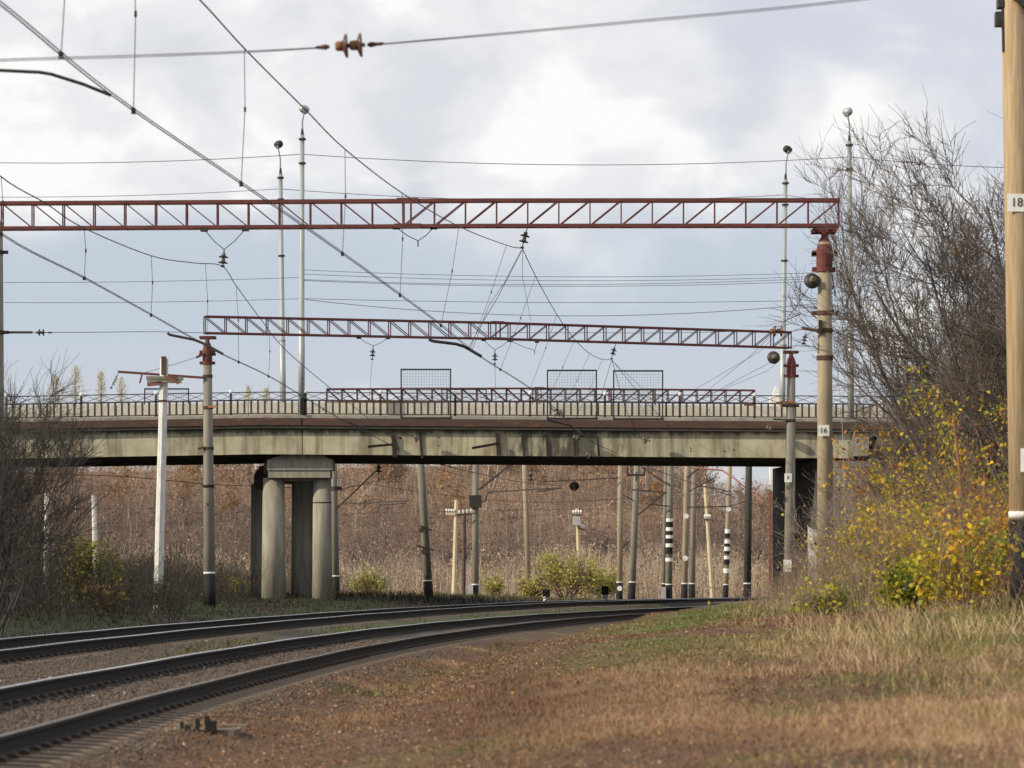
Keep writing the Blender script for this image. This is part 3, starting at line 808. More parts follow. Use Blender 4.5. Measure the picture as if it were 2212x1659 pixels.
# mast at the left picture edge and the big mast at the right picture edge
YL = 99.0
xL = P(-4, 0, YL).x; zL = gz(xL, YL)
tL = thing('concrete_mast', 'grey concrete mast with black base at the left edge', 'mast', (xL, YL, zL), 'concrete masts by the track')
mL = mast_on(tL, (xL, YL, zL), (xL - .02, YL, P(0, 480, YL).z), .225, .16, 'pole_grey', P(0, 1230, YL).z - zL, name='shaft', clamps=[(P(0, 545, YL).z, 'dark_steel', True), (P(0, 718, YL).z, 'dark_steel', True)])
MB().bar(P(4, 718, YL), P(70, 718, YL), .05, .07).build('side_arm', 'dark_steel', mL)
plate(mL, Vector((P(4, 0, YL).x, YL - .235, P(0, 1262, YL).z)), .16, .26)

YN = 55.0
bN = Vector((P(2212, 0, YN).x, YN, 0)); bN.z = gz(bN.x, YN)
tN = thing('concrete_mast', 'warm tan concrete mast numbered 18 at the right edge beside yellow shrubs', 'mast', bN, 'concrete masts by the track')
topN = P(2188, -60, YN)
mN = mast_on(tN, bN, topN, .225, .205, 'pole_near', P(0, 1122, YN).z - bN.z, name='shaft', white_line=False)
c0, rr = rad_at(bN, topN, .225, .205, P(0, 1112, YN).z)
MB().lathe([(rr + .008, -.055), (rr + .012, .055)], c0, n=20).build('white_band', 'white', mN, smooth=True)
for vv, hh, tx in ((441, .30, '18'), (995, .40, '3')):
    c0, rr = rad_at(bN, topN, .225, .205, P(0, vv, YN).z)
    xo = -.035 if tx == '18' else .10
    plate(mN, (c0.x + xo, YN - rr - .012, c0.z), .33 if tx == '18' else .3, hh, tx, .21 if tx == '18' else .3)
MB().box(P(2158, 42, YN), (.13, .2, .24)).build('bracket', 'dark_steel', mN)
MB().box(P(2162, 8, YN), (.12, .25, .16)).build('bracket', 'dark_steel', mN)
MB().bar(P(2165, 0, YN - .1), P(2167, 112, YN - .1), .03, .03).build('conduit', 'dark_steel', mN)
MB().bar(P(2188, -8, YN - .2), P(2230, 22, YN - .2), .1, .1).build('brace', 'dark_steel', mN)

# ------------------------------------------------------------------ bridge
YD0, YD1 = 146.0, 158.6
ZBX = [-60, -30, -22, -11.2, 15.3, 30, 60]; 
def zv(v, Y=146.0): return CZ + (VH - v) / F * Y
ZBZ = [zv(1010), zv(995), zv(990), zv(981), zv(990), zv(998), zv(1010)]
def zb(x): return float(np.interp(x, ZBX, ZBZ))
GH = 1.17
bridge = thing('road_bridge', 'weathered concrete road bridge crossing over the railway tracks', 'bridge', (0, 152, 0))
PJ = (653 - UC) / F * 146.0            # joint over the pier
def span(x0, x1, y, w, m, z0f, z1f, nm, parent=bridge):
    xs = [x0] + [x for x in ZBX if x0 < x < x1] + [x1]
    mb = MB()
    poly = [(x, zb(x) + z0f) for x in xs] + [(x, zb(x) + z1f) for x in reversed(xs)]
    mb.prism(poly, y, y + w)
    return mb.build(nm, m, parent)
for i in range(7):
    yy = YD0 + i * 2.0
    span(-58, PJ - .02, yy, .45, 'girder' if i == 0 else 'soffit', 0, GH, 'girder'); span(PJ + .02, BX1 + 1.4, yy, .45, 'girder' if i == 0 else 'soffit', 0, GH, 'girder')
span(-58, 60, YD0 - .26, YD1 - YD0 + .3, 'soffit', GH + .003, GH + .12, 'deck_slab')
for a, b in ((-58, PJ - .03), (PJ + .03, 60)):
    span(a, b, YD0 - .29, .5, 'edge', GH + .10, GH + .46, 'edge_beam')
    span(a, b, YD0 - .32, .06, 'edge', GH + .13, GH + .43, 'edge_plate')
span(-58, 60, YD0 - .17, 1.6, 'kerb', GH + .463, GH + .60, 'footway')
span(-58, 60, YD1 - 1.6, 1.5, 'kerb', GH + .463, GH + .60, 'footway')
span(-58, 60, YD0 + 1.6, YD1 - YD0 - 3.4, 'road', GH + .125, GH + .48, 'roadway')
for sx, x0, x1 in ((1, BX1 + .2, BX1 + 1.3), ):
    pass
# girder ends and cracks
ZD = GH + .60
# brackets, pipes and stains bolted to the fascia girder
for (u, v0, v1) in ((1128, 940, 986), (1239, 944, 988), (1290, 942, 987), (1180, 938, 986), (908, 935, 990)):
    p = P(u, v0, 145.96); q = P(u + 4, v1, 145.96)
    MB().bar(p, q, .09 if u != 908 else .11, .06, (0, 1, 0)).build('stiffener', 'dark_rust', bridge)
def fascia_bracket(label, pts, plate_uv):
    o = thing('wire_bracket', label, 'bracket', P(*plate_uv, 145.9), 'rusty wire brackets bolted to the girder')
    MB().bar(P(pts[0], pts[1], 145.2), P(pts[2], pts[3], 145.75), .11, .11).build('arm', 'dark_rust', o)
    MB().bar(P(plate_uv[0], plate_uv[1] - 24, 145.9), P(plate_uv[0] + 3, plate_uv[1] + 24, 145.9), .2, .08, (0, 1, 0)).build('back_plate', 'dark_rust', o)
    return o
fascia_bracket('rusty arm bracket bolted to the girder beside the pier', (795, 965, 848, 960), (850, 963))
fascia_bracket('rusty angled bracket with long arm at the middle of the girder', (1020, 968, 1076, 958), (1075, 960))
# drilled holes
for u, v, r in ((865, 946, .055), (947, 945, .03), (947, 962, .03), (1492, 968, .03), (1492, 974, .03), (1565, 975, .035), (1700, 967, .06), (1585, 972, .03)):
    MB().lathe([(r, 0), (r, .01)], P(u, v, 145.995), (0, -1, 0), 10).build('drain_hole', 'black', bridge)

# pier
def pier():
    t = thing('bridge_pier', 'concrete bridge pier of round columns under the left girder joint', 'bridge pier', (P(645, 0, 148).x, 148, gz(P(645, 0, 148).x, 148)))
    zt = P(0, 1032, 146.6).z; zc = zb(PJ) - .10
    for row, (yy, dx) in enumerate(((147.3, 0), (153.0, -.60), (156.6, -1.1))):
        for u, w0, w1 in ((591, .56, .47), (696, .47, .39)):
            if row: u, w0, w1 = {591: 571, 696: 659}[u], .56, .50
            x = P(u, 0, yy).x - .12 * max(row - 1, 0); z0 = gz(x, yy) - .4
            MB().lathe([(w0, 0), (w1 + .02, zt - z0)], (x, yy, z0), n=28).build('column', 'pier', t, smooth=True)
        x0, x1 = P(577, 0, 146.5).x + dx, P(719, 0, 146.5).x + dx
        mb = MB(); mb.prism([(x0 + .05, zt), (x1 - .12, zt), (x1 - .12, zt + .34), (x0 + .05, zt + .34)], yy - .78, yy + .8)
        mb.build('cap_beam', 'pier', t)
        MB().prism([(x0, zt + .343), (x1, zt + .343), (x1, zc - .12), (x0, zc - .12)], yy - .84, yy + .85).build('cap_beam', 'pier', t)
        MB().prism([(x0 + .06, zc - .117), (x1 - .06, zc - .117), (x1 - .5, zc + .10), (x0 + .7, zc + .10)], yy - .72, yy + .8).build('bearing_ledge', 'pier', t)
    x = P(548, 0, 152.4).x
    MB().prism([(x + .12, zt - .35), (x + .9, zt - .35), (x + .9, zc - .25), (x + .35, zc - .25), (x + .1, zt + .45), (x, zt + .15)], 152.2, 156.2).build('rear_corbel', 'soffit', t)
    MB().lathe([(.428, -.03), (.438, 0), (.428, .03)], (P(696, 0, 147.3).x, 147.3, P(0, 1086, 147.3).z), n=24).build('wire_band', 'rust', t)
    return t
pier()

# right abutment: block masonry front and a long dark inner face, with courses of blocks
def abutment():
    t = thing('bridge_abutment', 'block masonry abutment under the right end of the bridge', 'abutment', (BX1 + 1, 147, gz(BX1 + 1, 147)))
    z0 = -.2
    h = zb(15) - .06
    fp = [(BX1 - .22, YD0 + .36), (BX1 + 2.0, YD0 + .36), (BX1 + 2.0, YD1 + .3), (BX1 - 1.22, YD1 + .3)]
    mb = MB(); mb._add([(x, y, z0) for x, y in fp] + [(x, y, h) for x, y in fp], [(0, 3, 2, 1), (4, 5, 6, 7), (0, 1, 5, 4), (1, 2, 6, 5), (2, 3, 7, 6), (3, 0, 4, 7)])
    mb.build('core', 'soffit', t)
    r = random.Random(3); z = z0
    bm_ = local_mesh(MB().box((0, 0, 0), (.64, .34, .285)), 'block', 'stonewall')
    row = 0
    while z < zb(15) - .3:
        x = BX1 - .25 + (.33 if row % 2 else 0)
        while x < BX1 + 2.1:
            inst('block', bm_, t, (x + .35, YD0 + .18 + r.uniform(-.025, .02), z + .15), (0, 0, r.uniform(-.01, .01)))
            x += .66
        z += .30; row += 1
    MB().box((BX1 + 1.7, YD0 + .15, zb(15) + .62), (.75, .5, 1.05)).build('end_block', 'pier', t)
    return t
abutment()
def abutment_left():
    t = thing('bridge_abutment', 'dark abutment wall behind bare bushes at the left end', 'abutment', (BX0 - 1, 147, gz(BX0, 147)))
    MB().prism([(BX0 - 2, -.2), (BX0, -.2), (BX0, zb(BX0) - .06), (BX0 - 2, zb(BX0) - .06)], YD0 + .05, YD1 + .2).build('core', 'soffit', t)
abutment_left()

# railing along the near edge
def railing(label, y):
    t = thing('bridge_railing', label, 'railing', (0, y, zb(0) + ZD), 'painted steel bridge railings')
    z0 = zb; xs0, xs1 = -24.5, 19.5
    for nm, dz, hh in (('bottom_rail', .06, .05), ('middle_rail', .67, .065), ('top_rail', 1.02, .045)):
        mb = MB()
        knots = [xs0] + [x for x in ZBX if xs0 < x < xs1] + [xs1]
        for a, b in zip(knots, knots[1:]): mb.bar((a, y, zb(a) + ZD + dz), (b, y, zb(b) + ZD + dz), .05, hh)
        mb.build(nm, 'rail_paint', t)
    bme = local_mesh(MB().box((0, 0, .365), (.088, .045, .555)), 'baluster', 'rail_paint')
    pme = local_mesh(MB().box((0, .02, .53), (.105, .09, 1.12)), 'post', 'rail_paint')
    cme = local_mesh(MB().lathe([(.03, 0), (.08, .03), (.095, .09), (.075, .15), (.02, .18)], (0, .02, 1.09), n=10), 'post_cap', 'white')
    dme1 = local_mesh(MB().bar((0, 0, .99), (.74, 0, .71), .022, .03, (0, 1, 0)), 'diagonal', 'rail_paint')
    dme2 = local_mesh(MB().bar((0, .03, .71), (.74, .03, .99), .022, .03, (0, 1, 0)), 'diagonal', 'rail_paint')
    x, i = (822 - UC) / F * 146 - 3.37 * 5, 0
    while x < xs1:
        p = inst('post', pme, t, (x, y, zb(x) + ZD - .12)); inst('post_cap', cme, t, (x, y, zb(x) + ZD - .12))
        for k in range(1, 11):
            bx = x + k * 3.37 / 11
            if bx < xs1: inst('baluster', bme, t, (bx, y, zb(bx) + ZD))
        x += 3.37
    x = xs0
    while x < xs1 - .8:
        inst('diagonal', dme1, t, (x, y, zb(x) + ZD)); inst('diagonal', dme2, t, (x, y, zb(x) + ZD)); x += .76
    return t
M['rail_paint'] = mat('railing_paint', (.075, .055, .05), (.05, .04, .038), 3.0, .7, c3=(.12, .06, .04))
railing('rust brown steel railing along the near edge of the bridge', YD0 - .05)
railing('rust brown steel railing along the far edge of the bridge', YD1 + .05)
# concrete road barrier inside the railing
def barrier(label, y, nm_seed):
    t = thing('road_barrier', label, 'road barrier', (0, y, zb(0) + ZD), 'concrete road barriers on the bridge')
    r = random.Random(nm_seed)
    x = -24.0
    while x < 17:
        L = 2.96
        zz = zb(x + L / 2) + ZD - .12
        mb = MB().prism([(x, zz), (x + L, zz), (x + L, zb(x + L) + ZD + .66 + r.uniform(-.01, .01)), (x, zb(x) + ZD + .66)], y, y + .28)
        mb.build('barrier_panel', 'barrier', t)
        x += 3.0
    return t
barrier('pale concrete barrier panels behind the near bridge railing', YD0 + 1.7, 2)
# graffiti scrawl on the barrier
def graffiti():
    t = tag(MB(), ) if False else None
    mb = MB()
    yy = YD0 + 1.692
    for pts in ([(1197, 889), (1200, 884), (1206, 884), (1208, 890), (1203, 893), (1198, 896), (1199, 902), (1206, 903), (1209, 898), (1204, 893)], [(1211, 885), (1212, 892), (1216, 893), (1218, 886)], [(1218, 886), (1217, 898), (1213, 904)],
                [(1191, 881), (1196, 888)], [(1211, 897), (1216, 895), (1219, 900), (1214, 905)]):
        mb.tube([P(u, v, yy) for u, v in pts], .018, 4)
    o = mb.build('graffiti', 'black', loc=P(1205, 893, yy)); tag(o, 'black spray paint scrawl on the pale bridge barrier', 'graffiti')
graffiti()

# protective mesh screens
def screen(label, u0, u1, vt, vb, Y):
    p0, p1 = P(u0, vb, Y), P(u1, vt, Y)
    t = thing('mesh_screen', label, 'mesh screen', ((p0.x + p1.x) / 2, Y, p0.z), 'wire mesh screens above the railing')
    mb = MB(); w = .062
    mb.box(((p0.x + p1.x) / 2, Y, p1.z), (p1.x - p0.x, w, w)); mb.box(((p0.x + p1.x) / 2, Y, p0.z), (p1.x - p0.x, w, w))
    mb.box((p0.x - w / 2 + .002, Y, (p0.z + p1.z) / 2), (w * .9, w, p1.z - p0.z + w)); mb.box((p1.x + w / 2 - .002, Y, (p0.z + p1.z) / 2), (w * .9, w, p1.z - p0.z + w))
    mb.build('frame', 'black', t)
    g = MB(); s = .125
    x = p0.x + s
    while x < p1.x - .03:
        g.bar((x, Y, p0.z), (x, Y, p1.z), .009, .009); x += s
    z = p0.z + s
    while z < p1.z - .03:
        g.bar((p0.x, Y + .012, z), (p1.x, Y + .012, z), .009, .009); z += s
    o = g.build('wire_mesh', 'mesh_wire', t); o['kind'] = 'stuff'
    return t
M['mesh_wire'] = mat('mesh_wire', (.20, .20, .21), (.16, .16, .17), 3, .6)
yn, yf = YD0 - .16, YD1 + .25
screen('black framed mesh screen on the near railing, leftmost of the tall three', 868, 972, 798, 903, yn)
screen('black framed mesh screen on the near railing, middle of the tall three', 1184, 1287, 800, 904, yn)
screen('black framed mesh screen on the near railing, rightmost of the tall three', 1327, 1430, 801, 905, yn)
screen('thin framed mesh screen on the far railing behind the whitewashed pole', 314, 406, 840, 930, yf)
screen('thin framed mesh screen on the far railing, left of the bridge middle', 956, 1049, 841, 930, yf)
screen('thin framed mesh screen on the far railing, showing between the near screens', 1152, 1245, 841, 930, yf)
screen('thin framed mesh screen on the far railing behind the rightmost tall screen', 1322, 1414, 842, 930, yf)

# lamp posts
def lamppost(label, u, v_base, v_top, v_arm, v_lamp, Y, side, dark, du=0.0):
    b = P(u, v_base, Y); b.z = zb(b.x) + GH + .45
    t = thing('lamp_post', label, 'lamp post', b, 'tall lamp posts on the bridge')
    top = P(u + du, v_top, Y)
    L = top.z - b.z
    prof = [(.15, 0), (.145, L * .35), (.125, L * .351), (.12, L * .68), (.105, L * .681), (.10, L)]
    o = MB().lathe(prof, b, (top - b), 16).build('post', 'galv', t, smooth=True)
    for q in (.35, .68, .9, .985):
        MB().lathe([(.15, -.03), (.17, -.03), (.17, .05), (.12, .05)], b.lerp(top, q), n=12).build('collar', 'dark_steel' if q > .6 else 'galv', o)
    a = P(u + du, v_arm, Y); hd = P(u + du + side * 5, v_lamp, Y)
    MB().tube([top, top.lerp(hd, .15), Vector((top.x + side * .005, Y - .1, top.z * .5 + hd.z * .5)), Vector((hd.x - side * .02, Y - .2, hd.z - .25)), Vector((hd.x, Y - .3, hd.z - .1))], [.045, .04, .035, .032, .03], 8).build('arm', 'galv', o)
    MB().lathe([(.075, 0), (.05, .3)], top, n=10).build('arm_socket', 'dark_steel', o)
    mb = MB()
    ax = Vector((side * -.55, -.6, .12)).normalized()
    mb.lathe([(.06, -.24), (.15, -.16), (.19, 0), (.17, .18), (.09, .26)], hd, ax, 12)
    h = mb.build('lamp_head', 'galv' if not dark else 'dark_steel', t, smooth=True)
    mb = MB(); mb.lathe([(.06, -.18), (.15, -.1), (.16, .08), (.07, .2)], Vector(hd) - Vector((0, 0, .055)), ax, 10); mb.build('lamp_glass', 'glass' , h, smooth=True)
    return t
l1 = lamppost('tall lamp post on the near edge above the pier', 651, 905, 292, 260, 236, YD0 - .0, 1, False, 2)
l2 = lamppost('tall lamp post on the far edge left of the pier', 612, 905, 376, 350, 312, YD1 - .2, -1, True, -6)
l3 = lamppost('tall lamp post on the far edge behind the right portal mast', 1689, 905, 388, 365, 323, YD1 - .2, 1, True, 8)
l4 = lamppost('tall lamp post on the near edge beside the bare trees', 1838, 905, 305, 280, 242, YD0 - .0, -1, False, -3)
# black signal case on the near lamp post above the pier
o = MB().box(P(653, 877, YD0 - .22), (.16, .2, .72)).build('control_box', 'black', loc=P(653, 877, YD0 - .22)); tag(o, 'black control box strapped to the lamp post above the pier', 'control box')

# ------------------------------------------------------------------ insulators
def insulator(label, p_top, p_bot, n=2, rd=.127, m='porcelain_grey', mc='cap_grey', group='suspension insulators', hook=True):
    a, b = Vector(p_top), Vector(p_bot); ax = (b - a); L = ax.length; d = ax.normalized()
    t = thing('insulator', label, 'insulator', a, group)
    u = rd / .127
    tot = n * .146 * u; s0 = (L - tot) / 2
    for i in range(n):
        c = a + d * (s0 + i * .146 * u)
        MB().lathe([(.035 * u, 0), (.05 * u, .02 * u), (.052 * u, .075 * u), (.04 * u, .085 * u)], c, d, 12).build('metal_cap', mc, t, smooth=True)
        MB().lathe([(.045 * u, .07 * u), (rd * .55, .083 * u), (rd * .9, .10 * u), (rd, .118 * u), (rd * .92, .128 * u), (rd * .5, .118 * u), (.025 * u, .122 * u), (.018 * u, .16 * u)], c, d, 18).build('porcelain_disc', m, t, smooth=True)
    if hook:
        MB().tube([a, a + d * s0 * .5 + Vector((.012, 0, 0)), a + d * s0], .012, 6).build('hook', 'dark_steel', t)
        MB().tube([a + d * (s0 + tot), b], .014, 6).build('lower_clamp', 'dark_steel', t)
        MB().box(b, (.10, .05, .05)).build('wire_clamp', 'dark_steel', t)
    return t
def hanger(label, pl, pr, pm, ytag):
    t = thing('wire_hanger', label, 'wire hanger', pl, 'V shaped wire hangers below the portals')
    pl, pr, pm = Vector(pl), Vector(pr), Vector(pm)
    MB().tube([pl, pl.lerp(pm, .5) - Vector((0, 0, .04)), pm], .011, 5).build('left_leg', 'wire', t)
    MB().tube([pr, pr.lerp(pm, .5) - Vector((0, 0, .04)), pm], .011, 5).build('right_leg', 'wire', t)
    for p in (pl, pr): MB().box(p, (.18, .16, .10)).build('clamp', 'dark_steel', t)
    MB().bar(pm, pm - Vector((0, 0, .15)), .03, .03).build('pin', 'dark_steel', t)
    return t
insulator('twin disc insulator under the nearest portal, holding the right catenary', P(1139, 490, YA + .2), P(1128, 535, YA + .2))
hanger('V shaped wire hanger holding an insulator under the nearest portal', P(441, 496, YA + .3), P(530, 495, YA + .3), P(484, 539, YA + .3), 0)
insulator('twin disc insulator hanging from the V hanger of the nearest portal', P(484, 541, YA + .3), P(481, 575, YA + .3))
hanger('empty V shaped wire hanger under the middle of the nearest portal', P(856, 491, YA + .2), P(937, 491, YA + .2), P(903, 520, YA + .2), 0)
insulator('twin disc insulator under the second portal, holding the right catenary', P(1330, 742, 131.3), P(1321, 775, 131.3))
hanger('V shaped wire hanger on the left of the second portal', P(775, 729, 128.0), P(838, 730, 128), P(806, 747, 128), 0)
insulator('twin disc insulator on the left below the second portal', P(806, 748, 128), P(804, 776, 128))
hanger('V shaped wire hanger near the joint of the second portal', P(1045, 734, 129.5), P(1100, 735, 129.5), P(1069, 755, 129.5), 0)
insulator('twin disc insulator near the joint below the second portal', P(1069, 756, 129.5), P(1069, 786, 129.5))
hanger('empty slack wire hanger right of the second portal joint', P(1103, 736, 129.6), P(1160, 738, 129.8), P(1155, 757, 129.8), 0)
# tension insulator high in front
insulator('rust capped twin disc insulator in the wire across the top of the picture', P(710, 101, 33), P(800, 96, 33), 2, .127, 'porcelain', 'cap', 'tension insulators', False)
def turnbuckle(label, a, b):
    o = MB().lathe([(.012, 0), (.03, .04), (.018, .10), (.018, (Vector(b) - Vector(a)).length - .03), (.01, (Vector(b) - Vector(a)).length)], a, Vector(b) - Vector(a), 8).build('turnbuckle', 'rust', loc=a)
    return tag(o, label, 'turnbuckle', 'turnbuckles beside the top insulator')
turnbuckle('rusty turnbuckle left of the rust capped insulator', P(712, 101, 33), P(680, 103, 33)); turnbuckle('rusty turnbuckle right of the rust capped insulator', P(793, 97, 33), P(830, 94, 33))
insulator('dark insulator in the wire beside the mast at the left edge', P(66, 718, YL), P(108, 718.5, YL), 2, .11, 'porcelain_grey', 'cap_grey', 'tension insulators')
insulator('large round insulator disc beside the head of the mast numbered 16', P(1759, 597, YA - .35), P(1751, 613, YA + .3), 1, .21, 'porcelain_grey', 'cap_grey', 'tension insulators')
insulator('round insulator disc left of the right mast of the second portal', P(1676, 768, 132.6), P(1668, 775, 133.4), 1, .27, 'porcelain_grey', 'cap_grey', 'tension insulators')
insulator('pair of insulators on the right end of the second portal', P(1648, 714, 133.6), P(1706, 716, 133.6), 2, .24, 'porcelain', 'cap', 'tension insulators', False)
insulator('pale slanting insulator at the tip of the red bracket arm', P(255, 806, 126), P(240, 838, 126), 3, .11, 'glass', 'cap_grey', 'suspension insulators')
insulator('small dark insulator beside the mast numbered 16', P(1741, 718, YA), P(1736, 742, YA), 2, .075, 'porcelain_grey', 'cap_grey', 'tension insulators')
for lab, u, v in (('grey insulator ball on the girder beside the rusty pipe', 899, 947), ('grey insulator ball on the girder at the sooty patch', 1243, 947), ('grey insulator ball near the right part of the girder', 1394, 950), ('grey insulator ball at the bottom edge of the girder', 1271, 984), ('dark insulator on the edge beam near the right mast', 1661, 926)):
    p = P(u, v, 145.3)
    insulator(lab, p + Vector((-.2, 0, .12)), p + Vector((.2, .1, -.05)), 1, .2, 'porcelain_grey', 'cap_grey', 'insulators on the girder')
insulator('dark insulator hanging below the girder at the left of the opening', P(818, 988, 150), P(818, 1036, 150), 2, .16, 'porcelain_grey', 'cap_grey', 'insulators below the girder')
insulator('dark insulator hanging below the girder at the middle of the opening', P(1146, 1006, 170), P(1146, 1052, 170), 2, .2, 'porcelain_grey', 'cap_grey', 'insulators below the girder')
insulator('round black insulator disc in the middle of the opening', P(1240, 1036, 190), P(1241, 1062, 188), 1, .29, 'black', 'black', 'insulators below the girder')

# ------------------------------------------------------------------ wires
def smooth_pts(pts, n=6):
    out = []
    m = len(pts)
    for i in range(m - 1):
        p0, p1, p2, p3 = pts[max(i - 1, 0)], pts[i], pts[i + 1], pts[min(i + 2, m - 1)]
        for k in range(n):
            t = k / n
            out.append(.5 * ((2 * p1) + (p2 - p0) * t + (2 * p0 - 5 * p1 + 4 * p2 - p3) * t * t + (3 * p1 - p0 - 3 * p2 + p3) * t ** 3))
    out.append(pts[-1]); return out
def sagged(a, b, sag, n=16):
    a, b = Vector(a), Vector(b)
    return [a.lerp(b, i / n) - Vector((0, 0, sag * 4 * (i / n) * (1 - i / n))) for i in range(n + 1)]
def at_y(pts, y):
    for p, q in zip(pts, pts[1:]):
        if p.y <= y <= q.y: return p.lerp(q, (y - p.y) / max(q.y - p.y, 1e-6))
    return None
def catenary(label, mess, cont, droppers, rm=.0115, rc=.0085):
    t = thing('overhead_line', label, 'overhead line', mess[len(mess) // 2], 'overhead lines above the tracks')
    MB().tube(mess, rm, 5).build('messenger_wire', 'wire', t)
    MB().tube(cont, rc, 5).build('contact_wire', 'wire', t)
    MB().tube([p + Vector((.045, 0, 0)) for p in cont], rc * .9, 5).build('contact_wire', 'wire', t)
    for yd in droppers:
        a, b = at_y(mess, yd), at_y(cont, yd)
        if a is None or b is None: continue
        m_ = a.lerp(b, .45) + Vector((.03, 0, 0))
        MB().tube([a, m_, b], .0055, 4).build('dropper', 'wire', t)
        MB().box(b, (.05, .06, .07)).build('dropper_clamp', 'dark_steel', t)
        MB().box(m_, (.03, .03, .07)).build('dropper_clamp', 'dark_steel', t)
    return t
HC = 5.5
A0 = P(1128, 536, YA + .2); B0 = P(1321, 776, 131.3)
Z0 = Vector((-5.5, 36.5, A0.z + .1))
C0 = Vector((7.6, 179, CZ + 8.4))
messR = smooth_pts([P(-60, -500, 28.5), P(143, -290, 34.5), P(283, -145, 38.6), P(432, 0, 42.6), P(533, 110, 46.2), P(660, 237, 51.8), P(745, 322, 56), P(870, 418, 64.5), P(993, 490, 72.5), P(1095, 530, 80.5), A0], 5)[:-1] + sagged(A0, B0, .85, 22)[:-1] + sagged(B0, Vector((7.2, 145.5, CZ + 6.4)), .1, 6)
contR = smooth_pts([P(-200, -135, 27.5), P(0, 10, 31.5), P(240, 205, 37.4), P(510, 390, 45.6), P(715, 531, 54.6), P(935, 690, 70.6), P(1033, 768, 82.6), P(1140, 836, 96), P(1200, 885, 112), P(1257, 941, 131), P(1330, 980, 148), P(1387, 1009, 170), P(1440, 1050, 205)])
catenary('overhead line of the nearer track, two contact wires under a sagging messenger', messR, contR, [34.6, 38.7, 46, 56, 64.4, 72.4, 80.4, 88, 97, 106, 115, 124])
A1 = P(480, 575, YA + .3)
messL = smooth_pts([P(-420, 20, 36), P(-160, 230, 45.5), P(0, 380, 52.7), P(100, 440, 56.6), P(180, 492, 60.6), P(328, 553, 69.6), P(420, 568, 77.2), A1, P(510, 617, 86), P(560, 685, 90), P(617, 756, 96), P(707, 833, 110), P(760, 875, 124), P(852, 950, 144.5)])
contL = smooth_pts([P(-300, 260, 39.5), P(0, 505, 52.7), P(180, 600, 60.6), P(325, 680, 69.4), P(440, 745, 78.6), P(480, 766, 83), P(580, 813, 92), P(660, 861, 103), P(740, 908, 118), P(850, 965, 142.6), P(925, 1005, 165), P(1020, 1035, 195)])
catenary('overhead line of the farther track, left of the sagging pair', messL, contL, [52.8, 60.7, 69.5, 79.5, 86, 92, 101, 110])
# registration arms (curved dark tubes that hold the contact wires)
def steady(label, pts, r=.035):
    o = MB().tube([P(*p) for p in pts], r, 8).build('registration_arm', 'dark_steel', loc=P(*pts[0])); return tag(o, label, 'registration arm', 'curved arms steadying the contact wires')
steady('curved dark arm steadying the wire at the upper left edge', [(-60, 152, 37.2), (0, 152, 37.2), (85, 156, 37.2), (110, 160, 37.2), (180, 182, 37.3), (240, 206, 37.4)], .02)
steady('curved dark arm steadying the wire below the joint of the second portal', [(926, 733, 82.4), (936, 737, 82.4), (985, 743, 82.5), (1004, 749, 82.6), (1040, 770, 82.8)], .04)
steady('curved dark arm steadying the wire at the mast head of the second portal', [(362, 719, 83), (366, 723, 83), (420, 734, 83), (440, 742, 83), (482, 765, 83)], .034)
steady('curved rusty arm in front of the bridge edge beam', [(1182, 904, 130.8), (1188, 908, 130.8), (1230, 918, 130.9), (1262, 942, 131)], .045)
steady('curved dark arm before the left end of the girder', [(737, 905, 130), (755, 912, 130), (782, 924, 130.1), (800, 936, 130.2)], .035)
# struts hanging from the insulators to the arms
def stay(label, pts, r=.008, m='wire', group='thin stays below the insulators'):
    o = MB().tube([P(*p) for p in pts], r, 4).build('stay_wire', m, loc=P(*pts[0])); return tag(o, label, 'wire', group)
stay('stay wire from the nearest insulator down to the curved arm', [(1128, 540, YA), (1072, 648, YA), (1040, 700, YA), (1012, 752, YA)])
stay('second stay wire from the nearest insulator, ending at the arm', [(1126, 540, YA), (1090, 610, YA), (1056, 660, YA), (1020, 755, YA)], .006)
stay('faint stay wire hanging straight from the nearest insulator', [(1129, 540, YA), (1129, 600, YA + 10), (1147, 694, YA + 30)], .006)
stay('stay wire from the second insulator towards the girder', [(1321, 778, 131), (1300, 850, 131), (1282, 905, 131)], .009)
stay('stay wire from the second insulator down past the railing', [(1322, 778, 131), (1350, 880, 135), (1374, 930, 140), (1392, 960, 144)], .011)
stay('pale stay wire from the second insulator to the right', [(1325, 782, 131), (1390, 840, 140), (1440, 870, 150)], .009)
stay('thin wire hanging from the left insulator of the second portal', [(804, 777, 128), (800, 830, 128), (798, 862, 128)], .007)
stay('thin wire hanging from the joint insulator of the second portal', [(1069, 787, 129.5), (1070, 830, 129.5), (1072, 905, 130)], .007)
stay('wire slanting from the right mast of the second portal, upper', [(1664, 783, 133), (1560, 838, 150), (1440, 905, 176)], .010)
stay('wire slanting from the right mast of the second portal, lower', [(1700, 700, 133), (1640, 760, 140), (1500, 842, 172)], .010)
stay('wire slanting down left from the mast numbered 16', [(1747, 622, YA), (1700, 690, 95), (1620, 770, 120), (1520, 850, 160)], .010)
stay('wire between the mast numbered 16 and the second portal', [(1769, 700, YA), (1715, 750, 105), (1660, 800, 125), (1540, 850, 165)], .008)
def line(label, pts, r=.011, m='line', group='thin power lines across the sky'):
    o = MB().tube(smooth_pts([P(*p) for p in pts], 5), r, 4).build('power_line', m, loc=P(*pts[0])); return tag(o, label, 'power line', group)
def droop(label, ua, va, ub, vb, Y, sag, r=.011, Y2=None):
    a, b = P(ua, va, Y), P(ub, vb, Y2 or Y)
    o = MB().tube(sagged(a, b, sag, 18), r, 4).build('power_line', 'line', loc=a); return tag(o, label, 'power line', 'thin power lines across the sky')
droop('topmost thin cable between the two near lamp posts', 652, 333, 1836, 339, YD0, .42, .017)
